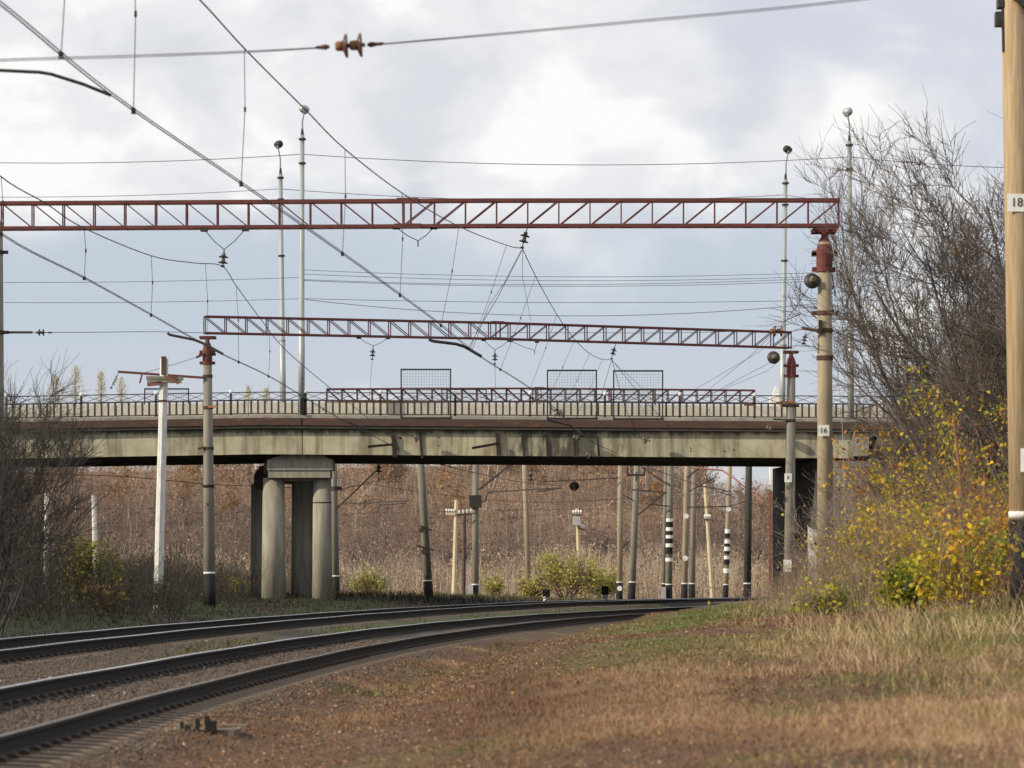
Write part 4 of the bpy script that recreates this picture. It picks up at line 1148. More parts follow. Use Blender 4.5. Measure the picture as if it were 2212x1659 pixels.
droop('thin cable going left from the top of the near lamp post above the pier', -300, 342, 652, 333, YD0, .3, .017)
droop('thin cable going right from the top of the lamp post by the bare trees', 1836, 339, 2800, 330, YD0, .6, .017)
droop('thin cable between the two far lamp posts', 605, 408, 1695, 421, YD1, .42, .017)
droop('thin cable going left from the far lamp post', -300, 420, 605, 408, YD1, .25, .015)
droop('thin cable going right from the far lamp post into the trees', 1695, 421, 2700, 425, YD1, .9, .015)
for lab, va, vm, vb in (('highest of the four thin lines above the second portal', 583, 0, 586), ('second of the four thin lines above the second portal', 592, 0, 594), ('third of the four thin lines above the second portal', 604, 0, 598), ('lowest of the four thin lines above the second portal', 606, 0, 604)):
    droop(lab, 656, va, 1838, vb, YD0, .28, .013)
for lab, va, vb in (('upper thin line going left from the lamp posts', 606, 599), ('lower thin line going left from the lamp posts', 648, 645)):
    droop(lab, -300, va, 652, vb, YD0, .15, .013)
droop('straight thin line just above the second portal', 656, 645, 1700, 650, YD0, .12, .014)
droop('sagging twisted cable just above the second portal', 660, 647, 1770, 655, YD0, .65, .016)
line('dark cable crossing behind the mast numbered 16', [(1690, 641, YD0), (1760, 650, YD0), (1838, 648, YD0), (2000, 652, YD0), (2300, 660, YD0)], .016)
line('blurred wire across the top left ending at the rust capped insulator', [(-260, 137, 33), (0, 128, 33), (300, 119, 33), (520, 111, 33), (690, 102.5, 33)], .0055, 'line', 'wire across the top of the picture')
line('blurred wire rising to the top right from the rust capped insulator', [(826, 94.5, 33), (1100, 70, 33), (1400, 42, 33), (1700, 14, 33), (2100, -30, 33), (2500, -70, 33)], .0055, 'line', 'wire across the top of the picture')
line('second strand of the wire across the top left of the picture', [(-260, 143, 33), (0, 132, 33), (300, 123, 33), (520, 114, 33), (690, 104, 33)], .0045, 'line', 'wire across the top of the picture')
line('second strand of the wire rising to the top right of the picture', [(826, 96, 33), (1100, 73, 33), (1400, 46, 33), (1700, 18, 33), (2100, -26, 33), (2500, -66, 33)], .0045, 'line', 'wire across the top of the picture')
line('thin wire from the left edge insulator to the second portal', [(108, 718, YL), (220, 717.5, 106), (330, 716.5, 115), (445, 719, 126)], .012)
line('thin wire along the second portal from its right insulators', [(1000, 719, 128), (1200, 718, 130), (1450, 719, 132), (1640, 714, 133.6)], .011)
line('dark wire from the second portal insulators to the mast numbered 16', [(1706, 716, 133), (1725, 713, 105), (1735, 711, YA)], .012, 'wire')
line('sagging dark line across the opening behind the left masts', [(40, 1023, 170), (260, 1029, 170), (455, 1046, 172), (600, 1052, 172), (720, 1060, 175)], .02, 'wire', 'wires under the bridge')
line('upper wire across the opening between the far masts', [(728, 1030, 176), (900, 1062, 185), (1140, 1085, 190), (1380, 1075, 190), (1600, 1060, 181)], .012, 'wire', 'wires under the bridge')
line('lower wire across the opening between the far masts', [(740, 1110, 178), (990, 1104, 215), (1250, 1100, 235), (1530, 1098, 235), (1640, 1095, 190)], .012, 'wire', 'wires under the bridge')
line('thick slanting cable going under the girder at the left', [(852, 950, 144.5), (880, 985, 148), (960, 1005, 155), (1030, 1022, 170), (1120, 1040, 190), (1215, 1050, 205)], .022, 'wire', 'wires under the bridge')
line('slanting cable going under the girder at the right', [(1387, 1009, 165), (1430, 1020, 180), (1500, 1045, 205), (1590, 1075, 215)], .022, 'wire', 'wires under the bridge')

# ------------------------------------------------------------------ masts beyond the bridge
def far_mast(label, ub, vb, ut, vt, w, Y, black=None, m='pole_grey', stripes=None, dots=(), extra=None):
    xb_, xt_ = P(ub, 0, Y).x, P(ut, 0, Y).x
    z0 = gz(xb_, Y)
    b = Vector((xb_, Y, z0)); tp = Vector((xt_, Y, P(0, vt, Y).z))
    t = thing('concrete_mast', label, 'mast', b, 'concrete masts by the track')
    r0 = w / 2 / F * Y
    o = mast_on(t, b, tp, r0, r0 * .78, m, (P(0, black, Y).z - z0) if black else None, name='shaft')
    if stripes:
        for k, (va, vb2) in enumerate(stripes):
            za, zc = P(0, vb2, Y).z, P(0, va, Y).z
            c, rr = rad_at(b, tp, r0, r0 * .78, za)
            MB().lathe([(rr + .012, 0), (rr + .012, zc - za)], c, n=14).build('painted_band', 'black' if k % 2 else 'white', o)
    for va in dots:
        c, rr = rad_at(b, tp, r0, r0 * .78, P(0, va, Y).z)
        MB().lathe([(.17, 0), (.17, .02)], c + Vector((0, -rr - .005, 0)), (0, -1, 0), 12).build('white_disc', 'white', o)
    return t, o
tm, m1 = far_mast('grey mast with ring brackets just behind the bridge', 926, 1308, 905, 935, 20, 165, 1256)
for vv, w_ in ((1140, .2), (1183, .3)):
    MB().bar(P(920 - w_ * 60, vv - 4, 164.7), P(920 + w_ * 60, vv + 6, 164.7), .06, .09).build('bracket', 'dark_steel', m1)
MB().lathe([(.14, -.02), (.16, 0), (.14, .02)], P(917, 1192, 164.5), (0, -1, .2), 12).build('ring', 'dark_steel', m1)
MB().lathe([(.12, -.02), (.14, 0), (.12, .02)], P(911, 1145, 164.5), (0, -1, .2), 12).build('ring', 'dark_steel', m1)
tm, m2 = far_mast('grey mast with grey cabinet and collar, second in the opening', 1026, 1303, 1028, 950, 16, 200, 1264)
MB().box(P(1016, 1277, 199.6), (.34, .3, .8)).build('cabinet', 'grey_box', m2)
MB().box(P(1027, 1083, 199.75), (.75, .5, .75)).build('collar', 'dark_steel', m2)
MB().bar(P(1034, 1058, 199.6), P(1104, 1003, 199), .12, .12).build('cantilever_arm', 'dark_steel', m2)
MB().bar(P(1055, 1063, 199.4), P(1212, 1054, 197), .09, .09).build('cantilever_arm', 'dark_steel', m2)
MB().tube([P(1034, 1088, 199.6), P(1050, 1080, 199.5), P(1052, 1066, 199.4), P(1070, 1062, 199.3)], .05, 6).build('cantilever_arm', 'dark_steel', m2)
MB().tube([P(1212, 1054, 197), P(1190, 1058, 197), P(1160, 1062, 197)], .04, 6).build('registration_arm', 'dark_steel', m2)
far_mast('tan leaning mast standing alone in the opening middle', 1143, 1300, 1131, 950, 13, 235, 1270, 'cream_pole2' if False else 'pole')
tm, m4 = far_mast('grey mast with white disc on its black base', 1338, 1295, 1341, 950, 14, 215, 1259, 'pole', dots=(1271,))
tm, m5 = far_mast('dark grey mast with U shaped bracket at its top', 1364, 1295, 1377, 985, 16, 190, 1259)
MB().box(P(1374, 1026, 189.6), (1.05, .1, .12)).build('bracket', 'dark_steel', m5)
for du in (-18, 18): MB().box(P(1374 + du, 1018, 189.6), (.1, .1, .5)).build('bracket_upright', 'dark_steel', m5)
MB().bar(P(1366, 1058, 189.5), P(1440, 1064, 189), .09, .09).build('cantilever_arm', 'dark_steel', m5)
MB().bar(P(1379, 1112, 189.5), P(1440, 1062, 189), .09, .09).build('cantilever_arm', 'dark_steel', m5)
tm, m6 = far_mast('mast with black and white painted rings, larger one', 1444, 1304, 1449, 940, 16, 185, 1264, 'pole_grey', stripes=[(1120, 1127), (1127, 1139), (1139, 1147), (1147, 1156), (1156, 1163), (1163, 1174), (1174, 1182), (1182, 1197), (1205, 1213)])
MB().box(P(1433, 1285, 184.7), (.28, .25, .9)).build('cabinet', 'grey_box', m6)
far_mast('slim grey mast right behind the larger ringed mast', 1433, 1292, 1440, 940, 10, 238, 1262)
tm, m7 = far_mast('brownish mast with two white squares, right of the ringed mast', 1478, 1293, 1485, 950, 14, 205, 1262, 'pole', dots=(1115, 1206))
MB().bar(P(1484, 1032, 204.6), P(1510, 1010, 204), .1, .1).build('cantilever_arm', 'dark_steel', m7)
far_mast('grey mast close behind the mast with white squares', 1494, 1293, 1501, 950, 14, 220, 1262, 'pole_grey')
tm, m10 = far_mast('mast with black and white painted rings, smaller one at the right', 1567, 1294, 1578, 955, 12, 230, 1264, 'pole', stripes=[(1143, 1152), (1152, 1162), (1166, 1174), (1174, 1181), (1181, 1190), (1190, 1197), (1201, 1208), (1208, 1220), (1228, 1238)], dots=(1100,))
o = MB().tube([P(1492, 1010, 196), P(1560, 1016, 194), P(1590, 1036, 192), P(1650, 1086, 188)], .05, 8).build('red_pipe', 'brickred', loc=P(1492, 1010, 196)); tag(o, 'red painted pipe sloping down at the right of the opening', 'pipe')
o = MB().bar(P(1664, 1275, 176), P(1664, 1062, 176), .16, .16).build('red_post', 'brickred', loc=P(1664, 1275, 176)); tag(o, 'red painted post beside the dark abutment wall', 'post')

# telegraph poles
def telegraph(label, ub, vb, ut, vt, w, Y, m, arms, group='telegraph poles', cat='telegraph pole', pins=True):
    xb_, xt_ = P(ub, 0, Y).x, P(ut, 0, Y).x; z0 = gz(xb_, Y)
    b = Vector((xb_, Y, z0)); tp = Vector((xt_, Y, P(0, vt, Y).z))
    t = thing('telegraph_pole', label, cat, b, group)
    r0 = w / 2 / F * Y
    MB().lathe([(r0, -.4), (r0 * .85, (tp - b).length)], b, tp - b, 8).build('shaft', m, t)
    for va, u0, u1, slope_, am in arms:
        a0, a1 = P(u0, va, Y - r0), P(u1, va + slope_, Y - r0)
        ao = MB().bar(a0, a1, .1, .12).build('crossarm', am, t)
        n = 4
        for i in range(n if pins else 0):
            q = a0.lerp(a1, (i + .5) / n)
            MB().lathe([(.03, 0), (.03, .12), (.075, .13), (.09, .2), (.06, .3), (.02, .32)], q + Vector((0, 0, .05)), n=8).build('pin_insulator', 'white', ao)
    return t
telegraph('cream telegraph pole with two crossarms in front of the thicket', 980, 1290, 986, 1080, 10, 230, 'cream_pole', [(1110, 962, 984, 1, 'cream_pole'), (1114, 988, 1022, -4, 'bark')])
o = thing('wooden_prop', 'brown wooden prop pole beside the cream telegraph pole', 'pole', P(1001, 1290, 231))
MB().lathe([(.16, -.3), (.12, 6.2)], Vector((P(1001, 0, 231).x, 231, gz(P(1001, 0, 231).x, 231))), (.012, 0, 1), 8).build('shaft', 'bark', o)
t5 = telegraph('cream telegraph pole with grey transformer above the yellow bush', 1253, 1280, 1247, 1098, 9, 245, 'cream_pole', [(1112, 1236, 1258, 0, 'bark'), (1140, 1250, 1262, 5, 'bark')])
MB().box(P(1245, 1125, 244.6), (.55, .4, .65)).build('transformer', 'grey_box', t5)
telegraph('cream leaning telegraph pole near the right side of the opening', 1539, 1284, 1523, 1045, 9, 240, 'cream_pole', [(1122, 1521, 1535, 0, 'bark')])
twp = telegraph('leaning whitewashed pole with dark crossarms left of the second portal', 341, 1228, 355, 775, 21, 112, 'white_pole', [(816, 316, 396, 2, 'pole_grey'), (823, 318, 392, 1, 'pole_grey'), (831, 318, 350, -3, 'brickred')], 'whitewashed poles', 'pole', False)
MB().lathe([(.17, 0), (.16, .06)], P(351.5, 868, 112), n=12).build('band', 'rust', twp)
MB().bar(P(354, 810, 111.7), P(354, 770, 111.7), .16, .16).build('top_piece', 'bark', twp)
MB().bar(P(356, 812, 111.6), P(386, 828, 111.6), .08, .10).build('brace', 'brickred', twp)
for lab, u0, v0, u1, v1, Yp in (('short whitewashed post among the bushes, farther left', 99, 1195, 101, 1065, 118), ('short whitewashed post among the bushes beside the yellow bush', 208, 1212, 203, 1070, 112)):
    b = P(u0, v0, Yp); b.z = gz(b.x, Yp) - .2
    o = MB().lathe([(.10, 0), (.085, P(0, v1, Yp).z - b.z)], b, P(u1, v1, Yp) - b, 10).build('white_post', 'white_pole', loc=b); tag(o, lab, 'post', 'whitewashed posts in the bushes')

# dwarf signals, marker posts
def dwarf(label, u, vb, vt, Y):
    x = P(u, 0, Y).x; zt, zq = P(0, vt, Y).z, P(0, vb, Y).z
    h = zt - zq
    t = thing('dwarf_signal', label, 'railway signal', (x, Y, zq - .3), 'dwarf signals by the far rail')
    MB().lathe([(.16, 0), (.13, h * .45 + .3)], (x, Y, zq - .3), n=12).build('stand', 'white', t)
    for k in range(3):
        MB().bar((x - .12, Y - .17, zq + .02 + k * .13), (x + .12, Y - .17, zq + .12 + k * .13), .02, .05).build('stripe', 'black', t)
    hd = MB().box((x, Y, zq + h * .72), (.34, .25, h * .56)).build('signal_head', 'black', t)
    for k in (.58, .84):
        MB().lathe([(.11, 0), (.11, .2)], (x, Y - .12, zq + h * k), (0, -1, 0), 12).build('lens_hood', 'black', hd)
        MB().lathe([(.08, 0), (.07, .01)], (x, Y - .13, zq + h * k), (0, -1, 0), 12).build('lens', 'lens_blue', hd)
    return t
M['lens_blue'] = mat('blue_lens', (.02, .03, .20), (.02, .03, .16), 3, .15)
dwarf('two lamp dwarf signal on striped stand near the tan mast', 1180, 1300, 1273, 150)
dwarf('two lamp dwarf signal on striped stand near the mast with white disc', 1307, 1298, 1266, 160)
def marker(label, u, vb, vt, Y):
    x = P(u, 0, Y).x; zt, zq = P(0, vt, Y).z, P(0, vb, Y).z
    t = thing('marker_post', label, 'marker post', (x, Y, zq - .3))
    MB().lathe([(.07, 0), (.07, zt - zq + .3)], (x, Y, zq - .3), n=10).build('post', 'white', t)
    for k in range(3): MB().lathe([(.074, 0), (.074, .07)], (x, Y, zq + .06 + k * .14), (.5, 0, 1), 10).build('stripe', 'black', t)
marker('small white post with black stripes between the two dwarf signals', 1233, 1299, 1281, 155)
# white painted picket by the numbered mast
b = P(1757, 1250, 86); b.z = gz(b.x, 86)
t = thing('white_picket', 'white painted picket with black mark left of the numbered mast foot', 'picket', b)
MB().prism([(b.x - .14, b.z - .2), (b.x + .14, b.z - .2), (b.x + .14, P(0, 1150, 86).z), (b.x - .14, P(0, 1138, 86).z)], 85.95, 86.07).build('board', 'white', t)
MB().bar((b.x + .02, 85.94, P(0, 1172, 86).z), (b.x + .13, 85.94, P(0, 1176, 86).z), .02, .09).build('mark', 'black', t)

# old sleeper stub with bolts lying beside the near track
b = Vector((P(405, 0, 33.4).x, 33.4, 0)); b.z = gz(b.x, b.y) - .055
t = thing('concrete_slab', 'flat concrete slab with dark bolts lying beside the near rail', 'concrete slab', b)
for k, (dx, dy, w) in enumerate(((-.05, 0, .32), (-.32, .55, .3), (.1, 1.0, .2))):
    MB().box((b.x + dx, b.y + dy, b.z + .02), (1.15 if k == 0 else .9, w * 1.3, .09), -.08).build('slab', 'sleeper', t)
for dx, h, w in ((-.13, .085, .035), (-.07, .05, .06), (.03, .12, .045), (.13, .15, .05), (.19, .10, .07)):
    MB().box((b.x + dx + .1, b.y - .27, b.z + .05 + h / 2), (w, .05, h + .02)).build('bolt', 'black', t)
for k, (u, v, Yq) in enumerate(((1870 / 2.4, 1260, 40), )): pass

# ------------------------------------------------------------------ trees and shrubs
def grow_tree(rng, base, height, stems, spread, levels, dirbias=(0, 0, 0), r0=.07, kids=7, twig=.006, upt=.10, first=.25):
    P0, P1, R0, R1, tips = [], [], [], [], []
    def branch(p, d, L, r, lvl):
        n = 5 if lvl == 0 else (4 if lvl < levels else 3)
        pts = [p]; q = p.copy(); dd = d.copy()
        for i in range(n):
            dd = dd + rng.normal(0, .10 + .03 * lvl, 3) + np.array([0, 0, upt])
            dd /= np.linalg.norm(dd); q = q + dd * L / n; pts.append(q.copy())
        ra = np.linspace(r, max(r * .35, twig * .75), n + 1)
        for i in range(n):
            P0.append(pts[i]); P1.append(pts[i + 1]); R0.append(ra[i]); R1.append(ra[i + 1])
        tips.append(pts[-1])
        if lvl >= levels: return
        k = kids if lvl else kids + 2
        for j in range(k):
            t = first + (1 - first) * (j + rng.random()) / k
            i = min(int(t * n), n - 1); f = t * n - i
            bp = pts[i] * (1 - f) + pts[i + 1] * f
            ax = pts[min(i + 1, n)] - pts[i]; ax /= np.linalg.norm(ax)
            o = rng.normal(size=3); o -= ax * o.dot(ax); o /= np.linalg.norm(o)
            a = rng.uniform(.45, .95)
            nd = ax * math.cos(a) + o * math.sin(a) + np.array(dirbias) * .3
            nd /= np.linalg.norm(nd)
            branch(bp, nd, L * (1 - t * .45) * rng.uniform(.40, .62), max(ra[i] * .55, twig), lvl + 1)
    for s_ in range(stems):
        a = rng.uniform(0, 6.28); tilt = spread * math.sqrt(rng.random())
        d = np.array([math.cos(a) * math.sin(tilt), math.sin(a) * math.sin(tilt), math.cos(tilt)]) + np.array(dirbias)
        d /= np.linalg.norm(d)
        branch(np.array(base) + rng.normal(0, .12, 3) * np.array([1, 1, 0]), d, height * rng.uniform(.55, .85), r0 * rng.uniform(.6, 1.1), 0)
    return map(np.array, (P0, P1, R0, R1, tips))
def tree(name, label, cat, x, y, height, stems, spread, levels, col, seed, leafn=0, leafcols=None, leafsize=.05, dirbias=(0, 0, 0), r0=.07, kids=7, twig=.006, group=None, leaf_low=False, upt=.1, first=.25, fine=0):
    rng = np.random.default_rng(seed)
    z = gz(x, y) - .05
    t = thing(name, label, cat, (x, y, z), group)
    P0, P1, R0, R1, tips = grow_tree(rng, (x, y, z), height, stems, spread, levels, dirbias, r0, kids, twig, upt, first)
    if fine:
        sm = np.where(R0 < r0 * .45)[0]; ix = sm[rng.integers(0, len(sm), fine)]
        f = rng.random((fine, 1)); b0 = P0[ix] * (1 - f) + P1[ix] * f
        dd = P1[ix] - P0[ix]; dd /= np.linalg.norm(dd, axis=1, keepdims=True)
        dd = dd + rng.normal(0, .30, (fine, 3)) + np.array(dirbias) * .4 + np.array([0, 0, .12]); dd /= np.linalg.norm(dd, axis=1, keepdims=True)
        Lt = rng.uniform(.35, 1.0, (fine, 1)) * (1 if height > 5.8 else .8); m1 = b0 + dd * Lt * .5; d2 = dd + rng.normal(0, .18, (fine, 3)); e1 = m1 + d2 * Lt * .5
        P0, P1 = np.concatenate([P0, b0, m1]), np.concatenate([P1, m1, e1])
        R0 = np.concatenate([R0, np.full(fine, twig * .8), np.full(fine, twig * .65)]); R1 = np.concatenate([R1, np.full(fine, twig * .65), np.full(fine, twig * .45)])
    big = R0 > r0 * .30
    for msk, nm in ((big, 'trunk'), (~big, 'crown')):
        if not msk.any(): continue
        V, Fs = segs_np(P0[msk], P1[msk], R0[msk], R1[msk], 5 if nm == 'trunk' else 3)
        k = 10 if nm == 'trunk' else 6
        c = np.array(col)[None] * rng.uniform(.7, 1.35, (msk.sum(), 1))
        o = poly_np(nm, V, Fs, 'col', np.repeat(c, k, 0), t)
    if leafn:
        src = tips if not leaf_low else np.concatenate([tips, P1[~big]])
        nc = max(12, leafn // 22)
        cl = src[rng.integers(0, len(src), nc)]
        ci = rng.integers(0, nc, leafn); solo = rng.random(leafn) < .35
        C = np.where(solo[:, None], src[rng.integers(0, len(src), leafn)] + rng.normal(0, .07, (leafn, 3)), cl[ci] + rng.normal(0, 1, (leafn, 3)) * (leafsize * 1.9))
        zz = np.linspace(0, 1, leafn)
        V, Fs = leaves_np(C, leafsize * rng.uniform(.4, 1.5, leafn), rng)
        pal = np.array(leafcols); pi = (vnoise(C[:, 0] * 1, C[:, 2], .55, seed) * .6 + rng.random(leafn) * .4) * len(pal)
        lc = pal[np.clip(pi.astype(int), 0, len(pal) - 1)] * rng.uniform(.7, 1.3, (leafn, 1))
        poly_np('leaves', V, Fs, 'leaf', np.repeat(lc, 4, 0), t)
    return t
BR = (.135, .112, .099); BRD = (.05, .042, .037); BRR = (.15, .10, .075)
def X_(u, Y): return (u - UC) / F * Y
DRY = [(.30, .15, .06), (.36, .20, .08), (.25, .13, .06)]
GT = 'leafless trees on the right bank'
tree('bare_tree', 'big leafless tree at the right, tallest and partly behind the tan mast', 'tree', X_(2195, 86), 86, 11.6, 9, .52, 3, BR, 101, 90, DRY, .10, (-.12, 0, 0), .10, 8, .0072, GT, fine=9000)
tree('bare_tree', 'leafless tree with thin twigs reaching over the lamp post', 'tree', X_(2110, 96), 96, 8.4, 8, .52, 3, BR, 102, 40, DRY, .10, (-.10, 0, 0), .085, 8, .0075, GT, fine=8500)
tree('bare_tree', 'leafless tree behind the tan mast at the right border', 'tree', X_(2290, 76), 76, 11.0, 7, .52, 3, BR, 103, 120, DRY, .09, (-.22, 0, 0), .09, 8, .008, GT, fine=8500)
tree('bare_tree', 'lower leafless tree beside the right end of the bridge', 'tree', X_(2015, 112), 112, 5.4, 7, .65, 3, BR, 104, 0, None, .1, (-.05, 0, 0), .07, 7, .009, GT, fine=6000)
tree('bare_tree', 'leafless thicket tree low in front of the abutment', 'tree', X_(2110, 90), 90, 5.6, 8, .75, 3, BR, 106, 30, DRY, .09, (-.25, 0, 0), .06, 8, .008, GT, fine=7000)
YG = [(.34, .33, .03), (.46, .38, .025), (.52, .34, .02), (.24, .28, .035), (.50, .25, .025)]
OR_ = [(.50, .25, .03), (.55, .33, .03), (.42, .16, .04), (.40, .34, .03)]
GR = [(.16, .22, .03), (.26, .30, .035), (.40, .36, .03), (.10, .15, .03)]
GS = 'autumn shrubs on the right bank'
sh = [('shrub with bright yellow leaves at the foot of the numbered mast', 1935, 70, 2.9, YG, 1900), ('shrub with yellow and orange leaves in the middle of the bank', 2015, 60, 2.6, YG, 1700),
      ('tall shrub with yellow green leaves beside the tan mast', 2130, 66, 5.0, YG, 3000), ('orange leaved shrub close to the tan mast foot', 2170, 57, 2.4, OR_, 1500),
      ('low shrub with green leaves spreading over the grass', 1850, 66, 1.0, GR, 1500), ('low green and yellow bush in front of the orange shrub', 1965, 54, 1.0, GR, 2400),
      ('tall thin shrub with orange leaves against the tree branches', 2060, 74, 5.0, OR_, 1300), ('sparse shrub with yellow leaves under the bridge end', 1895, 84, 2.8, YG, 500),
      ('yellow leaved shrub at the foot of the tan mast, drooping low', 2100, 52, 1.6, YG, 1100), ('green and yellow shrub at the front of the bank', 1800, 58, .6, GR, 900),
      ('grey leafless shrub leaning left in front of the numbered mast', 1850, 74, 3.6, GR, 40), ('grey leafless shrub leaning left below the bridge end', 1930, 80, 4.2, GR, 30)]
for i, (lb, u, Y_, hgt, pal, nl) in enumerate(sh):
    tree('autumn_shrub', lb, 'shrub', X_(u, Y_), Y_, hgt, 11, .75, 2, (.24, .20, .18) if 'leafless' in lb else BRR, 200 + i, nl, pal, .075, (-.18, 0, 0), .02, 6, .0045, GS, True, .06, .2)
for i, (lb, u, ut, vt, Y_) in enumerate((('reddish sapling trunk slanting up through the yellow shrubs', 2098, 2058, 890, 62), ('reddish sapling trunk left of the tan mast', 2118, 2126, 1020, 60))):
    x = X_(u, Y_); z = gz(x, Y_)
    t = thing('sapling', lb, 'sapling', (x, Y_, z), 'reddish saplings')
    tp = P(ut, vt, Y_); b = Vector((x, Y_, z - .1))
    MB().tube([b, b.lerp(tp, .35) + Vector((-.05, 0, 0)), b.lerp(tp, .7) + Vector((.03, 0, 0)), tp], [.05, .042, .032, .012], 6).build('trunk', 'bark_red', t)
    rng = np.random.default_rng(300 + i)
    P0, P1, R0, R1, tips = grow_tree(rng, tuple(b.lerp(tp, .45)), 2.2, 5, .7, 1, (-.2, 0, 0), .014, 5, .005)
    V, Fs = segs_np(P0, P1, R0, R1, 3); poly_np('crown', V, Fs, 'col', np.tile(np.array(BRR), (len(V), 1)), t)

# left side
tree('bare_tree', 'dark leafless bush with arching branches at the left edge', 'tree', X_(-25, 72), 72, 6.4, 9, .55, 3, (.062, .055, .051), 401, 0, None, .1, (.12, 0, 0), .032, 6, .0065, 'leafless trees at the left', fine=2800)
tree('bare_tree', 'dark leafless tree behind the mast at the left edge', 'tree', X_(-60, 88), 88, 7.0, 6, .55, 3, (.07, .062, .057), 402, 0, None, .1, (.1, 0, 0), .05, 6, .008, 'leafless trees at the left', fine=1800)
tree('autumn_shrub', 'olive and yellow shrub beside the short white posts', 'shrub', X_(185, 96), 96, 2.5, 10, .6, 2, BRD, 411, 1500, [(.20, .20, .03), (.28, .24, .03), (.13, .15, .03), (.30, .22, .03)], .085, (0, 0, 0), .02, 6, .006, 'autumn shrubs at the left', True)
tree('autumn_shrub', 'low dark shrub hiding the foot of the whitewashed pole', 'shrub', X_(352, 109), 109, 1.15, 16, .9, 2, BRD, 414, 260, [(.07, .06, .03), (.10, .10, .03)], .06, (0, 0, 0), .016, 7, .007, 'autumn shrubs at the left', True)
tree('autumn_shrub', 'low brownish orange shrub left of the whitewashed pole foot', 'shrub', X_(245, 92), 92, 1.4, 9, .8, 2, BRD, 412, 420, [(.22, .14, .03), (.18, .11, .03), (.13, .13, .03)], .06, (0, 0, 0), .018, 6, .006, 'autumn shrubs at the left', True)
tree('autumn_shrub', 'low bright yellow bush between the mast and the pier', 'shrub', X_(508, 165), 165, 1.0, 12, .9, 2, BRD, 413, 900, [(.50, .42, .03), (.40, .38, .03)], .11, (0, 0, 0), .018, 6, .006, 'autumn shrubs at the left', True)
GB = [(.40, .41, .09), (.46, .41, .12), (.34, .36, .09), (.44, .35, .13)]
tree('autumn_shrub', 'large yellow green bush below the transformer pole', 'shrub', X_(1222, 225), 225, 4.0, 24, 1.1, 2, BRR, 421, 3600, GB, .13, (0, 0, 0), .03, 7, .01, 'yellow green bushes beyond the bridge', True)
tree('autumn_shrub', 'yellow green bush spreading to the right of the transformer pole', 'shrub', X_(1300, 228), 228, 2.5, 20, 1.1, 2, BRR, 422, 2200, GB, .13, (0, 0, 0), .03, 7, .01, 'yellow green bushes beyond the bridge', True)
tree('autumn_shrub', 'low yellow green bush left of the transformer pole bush', 'shrub', X_(1150, 226), 226, 1.9, 18, 1.1, 2, BRR, 425, 1300, GB, .13, (0, 0, 0), .03, 7, .01, 'yellow green bushes beyond the bridge', True)
tree('autumn_shrub', 'small yellow green bush right of the pier', 'shrub', X_(795, 215), 215, 2.2, 14, .8, 2, BRR, 423, 1300, GB, .15, (0, 0, 0), .03, 7, .01, 'yellow green bushes beyond the bridge', True)
tree('autumn_shrub', 'small yellow bush left of the tan leaning mast', 'shrub', X_(1065, 235), 235, 1.8, 14, .8, 2, BRR, 424, 700, GB, .15, (0, 0, 0), .03, 7, .01, 'yellow green bushes beyond the bridge', True)

# undergrowth of bare stems: dark beside the left bank, brown around the right shrubs, and the wooded hillside
def thicket(name, label, X, Y, H, C, rad, seed, leaf=None, forks=2, lean=.18, leaf_share=.5, leafsize=.1):
    r = np.random.default_rng(seed); N = len(X)
    z = ground(X, Y) - .05
    B = np.stack([X, Y, z], 1)
    ln = r.normal(0, lean, (N, 2))
    mid = B + np.stack([ln[:, 0] * H * .4, ln[:, 1] * H * .4, H * .5], 1)
    tip = B + np.stack([ln[:, 0] * H * 1.0 + r.normal(0, .06, N) * H, ln[:, 1] * H, H], 1)
    P0, P1, R0, R1, CC = [B, mid], [mid, tip], [rad, rad * .75], [rad * .75, rad * .4], [C, C]
    ends = [tip]
    for k in range(forks):
        t = r.uniform(.3, .85, N)[:, None]
        s0 = np.where(t < .5, B + (mid - B) * t * 2, mid + (tip - mid) * (t - .5) * 2)
        e = s0 + np.stack([r.normal(0, .22, N) * H, r.normal(0, .15, N) * H, r.uniform(.12, .42, N) * H], 1)
        P0.append(s0); P1.append(e); R0.append(rad * .55); R1.append(rad * .3); CC.append(C * 1.05); ends.append(e)
    V, Fs = segs_np(np.concatenate(P0), np.concatenate(P1), np.concatenate(R0), np.concatenate(R1), 3)
    c = np.repeat(np.concatenate(CC), 6, 0)
    if leaf is None:
        return tag(poly_np(name, V, Fs, 'col', c), label, 'undergrowth', kind='stuff')
    E = np.concatenate(ends); n = int(len(E) * leaf_share)
    ix = r.integers(0, len(E), n)
    pal = np.array(leaf)
    Cn = E[ix] + r.normal(0, .22, (n, 3))
    Cn = Cn - np.stack([np.zeros(n), np.zeros(n), r.random(n) * .8], 1)
    lv, lf = leaves_np(Cn, leafsize * r.uniform(.5, 1.4, n), r)
    pn = (vnoise(Cn[:, 0], Cn[:, 2] * 2 + Cn[:, 1] * .3, 7, seed) * .7 + r.random(n) * .3) * len(pal)
    lc = pal[np.clip(pn.astype(int), 0, len(pal) - 1)] * r.uniform(.6, 1.35, (n, 1))
    lc *= np.clip((C[ix % N] / np.array([.27, .215, .17])) ** .75, .35, 1.4) if name == 'undergrowth' and leafsize > .1 else 1.0
    V2 = np.concatenate([V, lv]); F2 = np.concatenate([Fs, lf + len(V)]); c2 = np.concatenate([c, np.repeat(lc, 4, 0)])
    return tag(poly_np(name, V2, F2, 'col', c2), label, 'undergrowth', kind='stuff')
r = np.random.default_rng(55)
N = 13000
Y = r.uniform(64, 150, N); X = xa(Y) - r.uniform(9.5, 30, N)
k = (X > -.175 * Y - 3) & ~((Y > 144) & (X > -13) ); X, Y = X[k], Y[k]
uu = X / Y * F + UC
